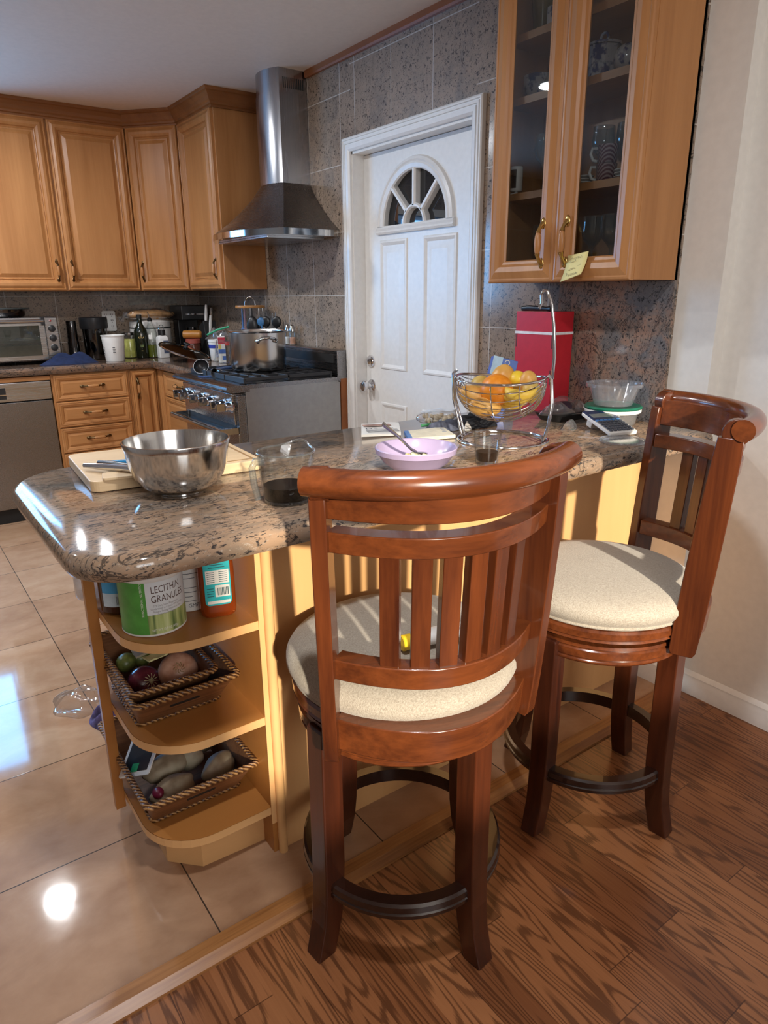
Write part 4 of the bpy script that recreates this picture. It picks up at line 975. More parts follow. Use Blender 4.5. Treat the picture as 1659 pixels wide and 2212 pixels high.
props(bpy.data.objects['clear_lid'], 'clear round plastic lid lying flat near the front edge by the sideways stool', 'lid')
m = MB(); crumple(m, 1.745, 1.405, Z1, .045, .028, .024, R(30), 31, 22, 12); one(m, 'plastic_wrap', M['filmglass'], 'crumpled scrap of clear plastic wrap beside the calculator', 'plastic wrap', smooth=20)
# the big granite backsplash slab behind them
m = MB(); m.box(2.046, 2.060, 1.2835, 1.735, Z1, 1.3875); o = m.build('backsplash', M['splash'], None); props(o, 'polished pink and grey granite backsplash slab below the glass cabinet', 'backsplash')
# sticky note
c = thing('sticky_note', 'yellow handwritten paper note stuck to the bottom of the glass cabinet door', 'note', (1.81, 1.478, 1.42))
v = []; f_ = []
for i in range(9):
    for j in range(5):
        u, w_ = j/4, i/8; y = 1.512-.078*u+.008*(1-w_)-.004*(1-w_)*u; z = 1.462-.012*0+.010*u-.078*(1-w_)+.012*u*(1-w_); x = 1.8125-.020*(1-w_)**2-.004*u*(1-w_); v.append((x, y, z))
for i in range(8):
    for j in range(4): a = i*5+j; f_.append((a, a+1, a+6, a+5))
m = MB(); m.add(v, f_); m.build('note', plain('yellow_paper', (.80, .70, .30), .7, 0, .03), c, world=True, solid=.0006, smooth=60)
ink = plain('pencil', (.20, .18, .12), .8)
m = MB(); rd = random.Random(4)
for k, (z, n, w_) in enumerate(((1.452, 9, .048), (1.441, 5, .026), (1.430, 3, .020), (1.419, 6, .030))):
    pts = []; xx = 1.8115-.020*((1.462-z)/.078)**2-.0022
    for i in range(n*4): u = i/(n*4); pts.append((xx-.0006, 1.500-w_*u-(.03 if k == 2 else 0), z+.006*u+rd.uniform(-.0034, .0034)))
    m.tube(pts, .00035, 4)
text_flat(m, 'Pyramids', .0125, Matrix.Translation((1.7930, 1.477, 1.4075)) @ frame((0, 0, 0), (0, -1, .12), (0, .12, 1)) @ Matrix.Rotation(R(14), 4, 'X'), .95)
m.build('handwriting', ink, c, world=True)
# ================================================================ open shelves
ZS1, ZS2, ZS3 = .148, .405, .655
# lecithin can
Q = (.402, 1.428, ZS3+.001)
c = thing('supplement_can', 'green and white can lettered LECITHIN GRANULES on the top open shelf', 'can', Q)
lathe_obj('can_body', M['offwhite'], [(0, 0), (.068, 0), (.0692, .002), (.0685, .005), (.0685, .124), (.0695, .126), (.0695, .132), (.066, .136), (0, .136)], Q, c, 64)
m = MB(); m.patch(Q, .0689, R(95), R(243), .005, .124, 26); m.build('green_band', plain('leaf_green', (.09, .33, .06), .35), c, world=True, smooth=60)
m = MB(); m.patch(Q, .0689, R(243), R(400), .050, .124, 26); m.build('white_label', plain('label_white', (.70, .74, .76), .4, 0, .03), c, world=True, smooth=60)
t = NT('stalk_print'); n = t.noise(t.scale(t.obj(), (60, 60, 5)), 1.0, 2); pm = t.done(t.ramp(n, (.36, (.10, .17, .05)), (.5, (.42, .50, .18)), (.66, (.66, .72, .38))), .4)
m = MB(); m.patch(Q, .0689, R(243), R(400), .005, .050, 26); m.build('plant_picture', pm, c, world=True, smooth=60)
brn = plain('brown_lettering', (.10, .055, .045), .5)
m = MB(); text_cyl(m, 'LECITHIN', .0225, Q, .0692, R(281), .106, .72); text_cyl(m, 'GRANULES', .0225, Q, .0692, R(284.5), .085, .72); m.build('title_lettering', brn, c, world=True)
m = MB()
for k, s_ in enumerate(('25% Daily Value Phosphorus', 'Standardized to Contain 97% Oil-Free', 'Pleasant-Tasting Addition to Juice,', 'Smoothies or Yogurt')): text_cyl(m, s_, .0062, Q, .0692, R(278+(3 if k in (1, 2) else 0)), .070-.0066*k, .80)
m.build('small_lettering', plain('grey_lettering', (.28, .27, .27), .5), c, world=True)
m = MB(); text_cyl(m, 'FUNCTIONAL NUTRITION', .0068, Q, .0692, R(236), .088, 1, True); text_cyl(m, 'NET WT 15.9 OZ (450g)', .0082, Q, .0692, R(273), .014, .7); m.build('white_lettering', M['paper'], c, world=True)
# dark jug with blue label
Q = (.367, 1.556, ZS3+.001)
c = thing('syrup_jug', 'dark brown syrup jug with a blue and white barcoded label beside the green can', 'jug', Q)
lathe_obj('jug_body', plain('dark_syrup', (.045, .014, .008), .08, 0, .1, spec=.6), [(0, 0), (.040, 0), (.046, .006), (.047, .05), (.046, .085), (.040, .108), (.026, .126), (.016, .136), (.016, .15), (0, .15)], Q, c, 40)
m = MB(); m.patch(Q, .0477, R(205), R(285), .022, .055, 14); m.build('white_label', plain('label_sky', (.55, .68, .78), .4), c, world=True, smooth=60)
m = MB(); m.patch(Q, .0477, R(205), R(285), .055, .088, 14); m.build('blue_label', plain('label_blue', (.06, .33, .62), .4), c, world=True, smooth=60)
m = MB(); rd = random.Random(2)
a = 244.0
for k in range(13): w_ = rd.choice((.6, 1.2, 1.8)); m.patch(Q, .0481, R(a), R(a+w_), .028, .048, 2); a += w_+rd.choice((.7, 1.2))
m.build('barcode', M['black'], c, world=True)
# jar behind the support board
Q = (.334, 1.668, ZS3+.001)
c = thing('glass_jar', 'clear lidded jar showing behind the narrow support board on the top open shelf', 'jar', Q)
lathe_obj('jar_body', M['tubglass'], [(0, .001), (.040, .001), (.043, .006), (.043, .07), (.038, .085), (.036, .085), (.041, .07), (.041, .007), (0, .004)], Q, c, 32)
lathe_obj('lid', M['greycloth'] if False else plain('grey_lid', (.28, .24, .22), .4), [(0, .085), (.042, .085), (.042, .105), (0, .105)], Q, c, 32)
# white can behind
Q = (.502, 1.478, ZS3+.001)
c = thing('supplement_can', 'white can printed with small text behind the green can on the top open shelf', 'can', Q)
lathe_obj('can_body', M['offwhite'], [(0, 0), (.044, 0), (.045, .003), (.044, .006), (.044, .150), (.045, .153), (.043, .157), (0, .157)], Q, c, 48)
m = MB()
for k in range(9): m.patch(Q, .0444, R(235), R(240+rd.randint(20, 60)), .125-.011*k-(.012 if k > 4 else 0), .1265-.011*k-(.012 if k > 4 else 0), 8)
text_cyl(m, 'GMP', .0135, Q, .0445, R(262), .014, .9); m.build('printed_text', plain('dark_text', (.10, .10, .11), .5), c, world=True)
# amber bottle with turquoise label
Q = (.536, 1.388, ZS3+.001)
c = thing('syrup_bottle', 'flat amber orange bottle with a turquoise label at the right of the top open shelf', 'bottle', Q, R(-16))
t = NT('amber_liquid'); t.done((.42, .075, .012), .06, 0, Transmission_Weight=.55, IOR=1.38); M['amber'] = t.m
m = MB(); m.loft([[(x*sx_, y*sy_, z) for x, y in rrect(-.040, .040, -.024, .024, .018, 8)] for sx_, sy_, z in ((.82, .8, 0), (.95, .95, .005), (1, 1, .016), (1, 1, .100), (.98, .98, .125), (.85, .88, .150), (.60, .7, .170), (.34, .6, .182), (.30, .52, .200))]); m.build('bottle_body', M['amber'], c, smooth=50)
yl = -.0246
m = MB(); m.loft([[(x, yl, z) for x, z in rrect(-.029, .029, .032, .142, .010)], [(x, yl-.0006, z) for x, z in rrect(-.029, .029, .032, .142, .010)]]); m.build('turquoise_label', plain('turquoise', (.03, .46, .50), .4), c)
m = MB(); m.box(-.025, .026, yl-.0012, yl-.0007, .084, .116); m.box(-.006, .026, yl-.0012, yl-.0007, .052, .080); m.box(-.024, .026, yl-.0012, yl-.0007, .036, .043); m.build('white_panel', M['paper'], c)
m = MB()
for k in range(6): m.box(-.022, -.006, yl-.0016, yl-.0012, .088+.0046*k, .0893+.0046*k); m.box(.004, .022, yl-.0016, yl-.0012, .088+.0046*k, .0893+.0046*k)
x = -.001
for k in range(9): w_ = rd.choice((.0008, .0014, .002)); m.box(x, x+w_, yl-.0016, yl-.0012, .056, .074); x += w_+.0012
for k in range(4): m.box(-.024, -.009, yl-.0011, yl-.0007, .054+.006*k, .0555+.006*k)
for k in range(3): m.box(-.018+.003*k, .018-.003*k, yl-.0011, yl-.0007, .122+.006*k, .1235+.006*k)
m.build('label_text', plain('dark_teal_text', (.02, .08, .09), .5), c)
# ---- baskets
def basket(label, cx, cy, z0, bx, by, tx, ty, h_, grp=None, slot=True):
    """open woven tray: bottom half sizes bx, by; rim half sizes tx, ty"""
    c = thing('wicker_basket', label, 'basket', (cx, cy, z0), 0, grp)
    def rr_(hx, hy, z): return [(x, y, z) for x, y in rrect(-hx, hx, -hy, hy, .012, 3)]
    m = MB(); m.loft([rr_(bx, by, .002), rr_(tx, ty, h_), rr_(tx-.006, ty-.006, h_), rr_(bx-.006, by-.006, .006)], caps=True); m.build('woven_wall', M['wickwall'], c, smooth=40)
    for k, (hx, hy, z, r_) in enumerate(((tx+.002, ty+.002, h_, .0072), (bx+.002, by+.002, .004, .0038))):
        m = MB(); pts = []
        P4 = rrect(-hx, hx, -hy, hy, .012, 3); per = []
        for i, p in enumerate(P4):
            q = P4[(i+1) % len(P4)]; L = math.dist(p, q); n = max(1, int(L/.004))
            for j in range(n): per.append((p[0]+(q[0]-p[0])*j/n, p[1]+(q[1]-p[1])*j/n))
        N_ = len(per); rad = [r_*(1+(.12 if k == 0 else .1)*math.sin(i*PI/1.5)) for i in range(N_)]
        m.tube([(x, y, z) for x, y in per], rad, 8, closed=True)
        if k == 0:
            for s_ in (0, 1):
                tw = [(x*(1+.03*math.cos(i*.9+s_*PI)), y*(1+.02*math.cos(i*.9+s_*PI)), z+.0068*math.sin(i*.9+s_*PI)) for i, (x, y) in enumerate(per)]; m.tube(tw, .0019, 5, closed=True)
        else:
            for i in range(0, N_, 8): x, y = per[i]; m.tube([(x, y, z-.004), (x*1.02+.0, y*1.015, z+.008), (x*1.03, y*1.02, z+.018)], .0022, 5)
        m.build('braided_rim' if k == 0 else 'stitched_base', M['wicker'], c, smooth=50)
    if slot:
        m = MB(); mid = (by+ty)/2; lean = math.atan2(ty-by, h_)
        T = Matrix.Translation((0, -mid-.0005, h_*.52)) @ Euler((lean, 0, 0)).to_matrix().to_4x4(); m.T = T
        m.loft([[(x, -.0012, z) for x, z in rrect(-.036, .036, -.006, .006, .0055)], [(x, .001, z) for x, z in rrect(-.036, .036, -.006, .006, .0055)]]); m.T = None
        m.build('hand_slot', M['blackm'], c)
    return c
basket('outer brown wicker tray on the middle open shelf, its front braid lowest', .440, 1.545, ZS2+.001, .098, .108, .118, .185, .098)
basket('inner wicker tray nested in another on the middle open shelf, holding onions', .418, 1.545, ZS2+.018, .078, .092, .094, .168, .102, None, False)
basket('large wicker tray of potatoes on the bottom open shelf', .452, 1.555, ZS1+.001, .112, .135, .134, .200, .098)
def veg(nm, mat, lab, cat, c, rad, rot, fn=None, grp=None):
    m = MB(); m.ell((0, 0, 0), rad, None, 26, 18, fn); o = one(m, nm, mat, lab, cat, grp, smooth=60); o.location = c; o.rotation_euler = rot; return o
t = NT('onion_skin'); x, y, z = t.sep(t.obj()); n = t.noise(t.scale(t.obj(), (40, 40, 6)), 1.0, 3); on = t.done(t.ramp(n, (.3, (.42, .19, .11)), (.7, (.68, .42, .30))), .3)
d0 = Vector((-.15, -.75, .65)).normalized(); rq = d0.to_track_quat('Z', 'Y').to_euler()
o = veg('onion', on, 'large pale brown onion in the nested wicker trays', 'onion', (.456, 1.475, ZS2+.087), (.047, .047, .043), rq, lambda p: 1-.10*max(0, p.z)**3)
m = MB()
for k in range(9): a = k*.7; m.tube([(.004*math.cos(a), .004*math.sin(a), .038), (.009*math.cos(a), .009*math.sin(a), .041), (.014*math.cos(a+.5), .014*math.sin(a+.5), .0405)], .001, 5)
m.build('dry_root', plain('dry_root', (.42, .28, .13), .8), o)
t = NT('red_onion_skin'); n = t.noise(t.scale(t.obj(), (30, 30, 6)), 1.0, 3); ro = t.done(t.ramp(n, (.3, (.045, .006, .012)), (.7, (.17, .03, .045))), .22)
o = veg('red_onion', ro, 'dark red onion left of the pale onion in the wicker tray', 'onion', (.382, 1.500, ZS2+.070), (.041, .041, .038), (1.0, .3, 0), lambda p: 1-.10*max(0, p.z)**3)
m = MB()
for k in range(12): a = k*.52; m.tube([(0, 0, .036), (.010*math.cos(a), .010*math.sin(a), .043), (.017*math.cos(a), .017*math.sin(a), .040)], .0008, 5)
m.build('dry_root', plain('pale_root', (.50, .42, .25), .8), o)
lime = fmat('lime_peel', (.10, .13, .03), (.22, .24, .06)); lem = fmat('green_lemon', (.34, .26, .04), (.44, .36, .07))
veg('lime', lime, 'dark green lime at the back left corner of the onion tray', 'lime', (.372, 1.610, ZS2+.078), (.027, .024, .024), (0, .2, 1))
veg('lime', lime, 'olive green lime behind the red onion near the paper', 'lime', (.412, 1.625, ZS2+.072), (.027, .025, .024), (0, .1, .4))
veg('lemon', lem, 'greenish yellow lemon low in front between the two onions', 'lemon', (.425, 1.462, ZS2+.050), (.024, .019, .018), (0, 0, .6))
# paper lying over the tray
m = MB(); sheet(m, [(.370, 1.500), (.545, 1.545), (.560, 1.585), (.372, 1.590)], ZS2+.139, .0012, 6, .006); one(m, 'envelope', plain('kraft_paper', (.34, .29, .20), .7), 'crumpled brown paper envelope lying across the top of the onion tray', 'envelope', smooth=40)
m = MB(); sheet(m, [(.392, 1.478), (.440, 1.488), (.440, 1.515), (.385, 1.508)], ZS2+.132, .0010, 4, .004); one(m, 'paper_scrap', plain('yellow_scrap', (.72, .68, .34), .7), 'small yellow paper scrap sticking out in front of the envelope', 'paper', smooth=40)
# potatoes
def pot_mat(): t = NT('potato_skin'); n = t.noise(t.obj(), 45, 4); n2 = t.noise(t.obj(), 12, 3); return t.done(t.mix(t.ramp(n2, (.45, (0, 0, 0)), (.7, (1, 1, 1))), t.ramp(n, (.3, (.22, .165, .105)), (.7, (.36, .29, .20))), (.40, .37, .27)), .6, 0, bump=n, bstr=.25, bdist=.002)
pm = pot_mat()
def lump(sd): rd_ = random.Random(sd); q = [rd_.uniform(1.5, 3.5) for _ in range(3)]; return lambda p: 1+.05*math.sin(q[0]*p.x*2+1)+.05*math.sin(q[1]*p.y*2+p.z*q[2])
P0 = ZS1+.010
o = veg('potato', pm, 'long potato with a peeling red label at the front left of the potato tray', 'potato', (.398, 1.432, P0+.052), (.060, .033, .030), (0, 0, R(10)), lump(1))
m = MB(); m.ell((-.040, -.006, .017), (.014, .018, .009), (0, -.5, 0), 12, 8); m.build('red_label', plain('purple_label', (.16, .012, .04), .3), o, smooth=60)
veg('potato', pm, 'oval potato with a flat dimple in the second row of the potato tray', 'potato', (.408, 1.512, P0+.060), (.055, .036, .032), (0, 0, R(4)), lump(2))
veg('potato', pm, 'greenish potato at the right of the potato tray', 'potato', (.522, 1.448, P0+.050), (.054, .032, .032), (0, 0, R(28)), lump(3))
veg('potato', pm, 'rounded potato near the middle of the potato tray behind the front two', 'potato', (.474, 1.535, P0+.052), (.045, .033, .036), (0, .3, R(-50)), lump(4))
veg('potato', pm, 'potato half hidden under the shelf at the back of the potato tray', 'potato', (.535, 1.590, P0+.040), (.044, .032, .030), (0, 0, R(30)), lump(5))
# white framed card standing in the potato tray
c = thing('picture_card', 'white bordered black card with a green patch propped in the potato tray', 'card', (.362, 1.545, ZS1+.02), R(-64))
T = Matrix.Translation((0, 0, .085)) @ Euler((R(38), R(-26), 0)).to_matrix().to_4x4()
m = MB(); m.T = T; m.prism(rrect(-.062, .062, -.052, .052, .008), 0, .003); m.T = None; m.build('white_border', M['offwhite'], c)
m = MB(); m.T = T; m.box(-.050, .050, -.040, .040, .003, .0038); m.T = None; m.build('black_print', M['black'], c)
m = MB(); m.T = T; m.box(-.016, .010, -.041, -.020, .0038, .0044); m.T = None; m.build('green_patch', plain('bright_green', (.02, .38, .12), .4), c)
# plastic film and a net bag hanging out on the kitchen side
m = MB(); crumple(m, .365, 2.30, .012, .085, .11, .05, R(20), 41); one(m, 'plastic_bag', M['filmglass'], 'crumpled clear plastic bag on the tile floor beyond the open shelves', 'plastic bag', smooth=20)
m = MB(); crumple(m, .405, 2.13, .012, .045, .065, .075, R(10), 44); one(m, 'net_bag', plain('purple_net', (.10, .08, .20), .7, 0, .6), 'purple net bag lying on the tiles behind the support board', 'net bag', smooth=25)
# tube lying on the nearest stool
c = thing('cream_tube', 'white squeeze tube with a yellow cap lying on the nearest stool seat', 'tube', (.80, .925, .697), R(-10))
m = MB(); m.loft([[(x, w_*math.cos(2*PI*k/16), .016+h_*math.sin(2*PI*k/16)) for k in range(16)] for x, w_, h_ in ((-.045, .012, .012), (-.040, .018, .016), (.0, .022, .015), (.05, .024, .010), (.095, .026, .003))]); m.build('tube_body', M['offwhite'], c, smooth=50)
m = MB(); m.loft([[(x, r_*math.cos(2*PI*k/20), .016+r_*math.sin(2*PI*k/20)) for k in range(20)] for x, r_ in ((-.082, .014), (-.080, .016), (-.046, .0135))]); m.build('cap', plain('yellow_cap', (.75, .48, .02), .4), c, smooth=40)
m = MB(); text_flat(m, 'FAST', .012, Matrix.Translation((.04, -.012, .0262)) @ Matrix.Rotation(R(8), 4, 'Y')); m.build('lettering', M['black'], c)
# ================================================================ things on the kitchen countertop
ZC = CT
c = thing('toaster_oven', 'stainless toaster oven with a glass door and three black knobs', 'toaster oven', (.70, 4.97, ZC))
m = MB(); m.box(.40, .978, 4.835, 5.13, ZC+.020, 1.235); m.build('body', M['steel_d'], c, world=True, bev=.008)
m = MB()
for x in (.43, .94):
    for y in (4.85, 5.10): m.box(x, x+.025, y, y+.02, ZC+.001, ZC+.022)
m.build('feet', M['blackm'], c, world=True)
m = MB(); m.box(.902, .976, 4.818, 4.838, ZC+.024, 1.232); pn = m.build('control_panel', M['steel'], c, world=True, bev=.004)
def knob_y(mb, x, y, z, r_): mb.loft([[(x+q*math.cos(2*PI*k/20), y-h_, z+q*math.sin(2*PI*k/20)) for k in range(20)] for q, h_ in ((r_, 0), (r_, .006), (r_*.85, .016), (r_*.2, .018))])
for z in (1.165, 1.108, 1.050):
    m = MB(); knob_y(m, .940, 4.818, z, .021); m.build('knob', M['black'], c, world=True, smooth=35)
m = MB(); knob_y(m, .936, 4.818, 1.212, .006); m.build('indicator', plain('red_lamp', (.25, .01, .01), .3), c, world=True, smooth=35)
m = MB()
for a, b, e, g in ((.42, .898, 1.185, 1.232), (.42, .898, ZC+.030, 1.005), (.868, .898, 1.005, 1.185), (.42, .446, 1.005, 1.185)): m.box(a, b, 4.822, 4.836, e, g)
dr = m.build('door', M['steel'], c, world=True)
m = MB(); m.box(.446, .868, 4.828, 4.832, 1.004, 1.186); m.build('window', M['pane'], dr, world=True)
m = MB(); m.box(.43, .885, 4.8335, 4.8345, 1.0, 1.19); m.build('cavity', plain('oven_inside', (.20, .19, .16), .35, .6), c, world=True)
m = MB()
for k in range(9): m.tube([(.46+.047*k, 4.8325, 1.078), (.475+.047*k, 4.8315, 1.070)], .0012, 5)
m.tube([(.45, 4.8318, 1.080), (.86, 4.8318, 1.080)], .0014, 5); m.build('rack_wires', M['chrome'], c, world=True)
m = MB(); m.tube([(.43, 4.797, 1.212), (.893, 4.797, 1.212)], .011, 12); m.build('handle', M['polish'], dr, world=True, smooth=40)
m = MB(); m.box(.880, .900, 4.790, 4.824, 1.186, 1.236); m.build('handle_bracket', M['black'], dr, world=True, bev=.003)
Q = (.70, 4.975, 1.236)
c = thing('baking_dish', 'dark grey round dish with a flat rim standing on the toaster oven', 'dish', Q)
lathe_obj('dish_body', M['smoke'], [(0, .001), (.118, .001), (.128, .010), (.134, .046), (.130, .046), (.122, .012), (0, .006)], Q, c, 44)
lathe_obj('flat_lid', plain('dark_green_lid', (.03, .035, .032), .3), [(0, .046), (.150, .046), (.153, .050), (.148, .055), (0, .055)], Q, c, 44)
# towel
m = MB(); crumple(m, 1.000, 4.745, ZC, .160, .070, .066, R(2), 12, 64, 36, 1.7); one(m, 'dish_towel', plain('navy_towel', (.007, .017, .062), .9, 0, .25), 'crumpled dark blue towel on the counter in front of the toaster oven', 'towel', smooth=60)
# stack of dark tumblers
Q = (1.092, 4.985, ZC)
c = thing('smoky_tumbler', 'tall smoky dark tumbler behind the blue towel', 'tumbler', Q)
lathe_obj('tumbler_body', M['smoke'], [(0, .002), (.036, .002), (.036, .12), (.033, .125), (.031, .255), (0, .257)], Q, c, 32)
Q = (1.228, 4.965, ZC)
c = thing('pitcher', 'smoky clear pitcher with a wide black lid and spout', 'pitcher', Q)
lathe_obj('pitcher_body', M['smoke'], [(0, .003), (.072, .003), (.076, .012), (.080, .20), (.077, .20), (.073, .012), (0, .008)], Q, c, 36)
lathe_obj('lid', M['black'], [(0, .275), (.080, .275), (.088, .270), (.089, .215), (.084, .200), (0, .200)], Q, c, 36)
m = MB(); m.tube([(1.228, 4.965, ZC+.02), (1.232, 4.962, ZC+.20)], .012, 12); m.build('inner_tube', M['polish'], c, world=True, smooth=50)
# white paper tub with printed emblem
Q = (1.282, 4.745, ZC)
c = thing('white_tub', 'tall white tub with a small black printed emblem at the front of the counter', 'tub', Q)
lathe_obj('tub_body', M['white'], [(0, .001), (.056, .001), (.058, .004), (.071, .158), (.0745, .160), (.0745, .166), (.069, .166), (.066, .158), (.055, .01), (0, .008)], Q, c, 44)
m = MB()
for k in range(4): m.patch(Q, .0665, R(247), R(247+16-(k % 2)*3), .058+.010*k, .062+.010*k, 6)
for k in range(3): m.patch(Q, .068, R(190), R(196), .05+.02*k, .058+.02*k, 3)
m.build('emblem', plain('emblem_print', (.05, .05, .06), .5), c, world=True)
# jar of pale yellow-green preserve
Q = (1.447, 4.958, ZC)
c = thing('preserve_jar', 'glass jar of pale yellow green preserve with a metal lid', 'jar', Q)
lathe_obj('contents', plain('yellow_preserve', (.52, .50, .13), .35, 0, .2), [(0, .004), (.044, .004), (.046, .01), (.046, .125), (0, .127)], Q, c, 36)
lathe_obj('jar_glass', M['glass'], [(0, .001), (.047, .001), (.050, .008), (.050, .13), (.042, .150), (.040, .150), (.048, .128), (.048, .01), (0, .003)], Q, c, 36)
lathe_obj('lid', M['steel'], [(0, .150), (.043, .150), (.044, .153), (.044, .168), (.040, .171), (0, .171)], Q, c, 36)
# oil bottles
Q = (1.502, 4.870, ZC)
c = thing('oil_bottle', 'dark olive oil bottle lettered ATLA with a gold emblem', 'bottle', Q)
lathe_obj('bottle_body', plain('dark_green_glass', (.010, .013, .006), .06, 0, .1, spec=.7), [(0, .001), (.040, .001), (.043, .006), (.045, .16), (.041, .185), (.024, .215), (.0165, .232), (.016, .262), (0, .262)], Q, c, 40)
lathe_obj('cap', M['blackm'], [(0, .262), (.017, .262), (.017, .287), (0, .287)], Q, c, 24)
gd = plain('gold_print', (.55, .38, .12), .4)
m = MB(); text_cyl(m, 'ATLA', .018, Q, .0455, R(253), .137, .9); m.tube([(Q[0]+.0455*math.cos(R(a)), Q[1]+.0455*math.sin(R(a)), Q[2]+z) for a, z in ((249, .150), (253, .163), (257, .150))], .0012, 5)
for k in range(3): m.patch(Q, .0455, R(246+5*k), R(249+5*k), .048, .053, 3)
m.build('lettering', gd, c, world=True)
m = MB(); m.patch(Q, .0453, R(240), R(268), .074, .092, 8); m.build('olive_picture', plain('olive_print', (.13, .17, .05), .5, 0, .6), c, world=True)
Q = (1.568, 4.858, ZC)
c = thing('oil_bottle', 'clear square shouldered bottle a third full of green oil with a pour spout', 'bottle', Q)
lathe_obj('bottle_glass', M['glass'], [(0, .001), (.036, .001), (.038, .006), (.038, .165), (.034, .19), (.016, .225), (.013, .245), (.011, .245), (.014, .222), (.032, .188), (.036, .165), (.036, .008), (0, .004)], Q, c, 36)
lathe_obj('green_oil', plain('olive_oil', (.085, .10, .008), .1, 0, .05), [(0, .005), (.0355, .005), (.0355, .088), (0, .089)], Q, c, 36)
lathe_obj('stopper', M['black'], [(0, .240), (.015, .240), (.016, .258), (.008, .266), (0, .266)], Q, c, 20)
m = MB(); m.tube([(Q[0], Q[1], Q[2]+.262), (Q[0]-.004, Q[1], Q[2]+.285), (Q[0]-.012, Q[1]-.004, Q[2]+.302)], .0035, 8); m.build('spout', M['chrome'], c, world=True, smooth=50)
m = MB(); m.patch(Q, .0384, R(225), R(262), .125, .155, 8); m.build('label', M['paper'], c, world=True)
# small white bottle
Q = (1.622, 4.800, ZC)
c = thing('white_bottle', 'small white bottle with a black clip top in front of the white pot', 'bottle', Q)
m = MB(); m.loft([[(Q[0]+x*s_, Q[1]+y*s_, Q[2]+z) for x, y in rrect(-.036, .036, -.030, .030, .010)] for s_, z in ((.95, .001), (1, .006), (1, .125), (.92, .138), (.55, .150), (.52, .152))]); m.build('bottle_body', M['white'], c, world=True, smooth=40)
lathe_obj('cap', M['black'], [(0, .150), (.024, .150), (.024, .185), (0, .186)], Q, c, 24)
m = MB(); m.tube([(Q[0]+.018*math.cos(PI*k/8), Q[1], Q[2]+.184+.034*math.sin(PI*k/8)) for k in range(9)], .0022, 6); m.build('wire_clip', M['polish'], c, world=True, smooth=50)
m = MB(); m.box(Q[0]-.004, Q[0]+.030, Q[1]-.0308, Q[1]-.0300, ZC+.03, ZC+.115); m.build('label', plain('dark_label', (.08, .10, .16), .5), c, world=True)
# white pot with a bag of bread on it
Q = (1.625, 5.036, ZC)
c = thing('white_pot', 'large white cooking pot with a dark rim line at the back of the corner', 'pot', Q)
lathe_obj('pot_body', M['offwhite'], [(0, .001), (.120, .001), (.128, .010), (.137, .06), (.139, .185), (.137, .190), (0, .190)], Q, c, 48)
lathe_obj('rim_line', M['blackm'], [(.137, .190), (.1405, .190), (.1405, .197), (.137, .197)], Q, c, 48)
lathe_obj('lid', M['offwhite'], [(.138, .197), (.139, .205), (.135, .235), (.09, .250), (0, .254)], Q, c, 48)
m = MB(); m.ell((1.615, 4.985, ZC+.282), (.170, .068, .036), (0, 0, R(4)), 28, 16, lambda p: 1+.05*math.sin(8*p.x)); o = one(m, 'bread_loaf', plain('brown_bread', (.42, .22, .075), .5, 0, .4), 'bagged brown bread loaf lying on the lid of the white pot', 'bread', smooth=60)
m = MB(); m.ell((1.613, 4.983, ZC+.284), (.180, .075, .040), (0, 0, R(4)), 28, 16, lambda p: 1+.06*math.sin(11*p.x+5*p.z)); m.tube([(1.45, 4.97, ZC+.283), (1.425, 4.955, ZC+.27), (1.405, 4.94, ZC+.255)], [.026, .008, .022], 12); m.build('bag', M['filmglass'], o, smooth=40)
# wall plates
c = thing('wall_outlet', 'white six socket wall outlet plate on the tiles behind the pitcher', 'outlet', (1.385, 5.175, 1.19))
m = MB(); m.prism(rrect(-.045, .045, -.068, .068, .012), 0, .010); m.T = None; o = m.build('plate', M['white'], c); o.rotation_euler = (R(90), 0, 0)
m = MB()
for x in (-.020, .020):
    for z in (-.040, 0, .040):
        for dx in (-.006, .006): m.box(x+dx-.0016, x+dx+.0016, -.0115, -.010, z-.001, z+.010)
        m.box(x-.002, x+.002, -.0115, -.010, z-.010, z-.006)
m.build('socket_slots', M['black'], c)
m = MB(); m.loft([[(x, y, z) for x, z in ((1.535, 1.293), (1.66, 1.300), (1.72, 1.318), (1.80, 1.290), (1.885, 1.305), (1.885, 1.357), (1.535, 1.357))] for y in (5.1785, 5.1798)]); o = m.build('bare_plaster', plain('grey_plaster', (.33, .32, .29), .8, 0, .35), None); props(o, 'ragged patch of bare grey plaster where a tile is missing under the corner cabinet', 'plaster')
# black coffee maker and knife block in the dark corner
c = thing('coffee_maker', 'black coffee maker in the dark corner behind the white pot', 'coffee maker', (1.90, 5.03, ZC))
m = MB(); m.box(1.83, 1.98, 5.04, 5.13, ZC+.001, ZC+.33); m.box(1.81, 2.0, 4.92, 5.13, ZC+.001, ZC+.03); m.box(1.81, 2.0, 4.90, 5.13, ZC+.24, ZC+.34); m.build('body', M['black'], c, world=True, bev=.006)
lathe_obj('carafe', M['smoke'], [(0, .03), (.055, .03), (.068, .05), (.068, .12), (.045, .17), (.045, .19), (0, .19)], (1.905, 4.965, ZC), c, 28)
m = MB(); m.box(1.84, 1.97, 4.897, 4.901, ZC+.275, ZC+.285); m.build('trim', M['chrome'], c, world=True)
c = thing('knife_block', 'black slanted knife block with white handled knives in the dark corner', 'knife block', (1.945, 4.74, ZC))
m = MB(); m.loft([[(x, y, z) for y, z in ((4.69, ZC+.001), (4.80, ZC+.001), (4.83, ZC+.20), (4.74, ZC+.24))] for x in (1.90, 1.99)]); m.build('block', M['blackm'], c, world=True, bev=.004)
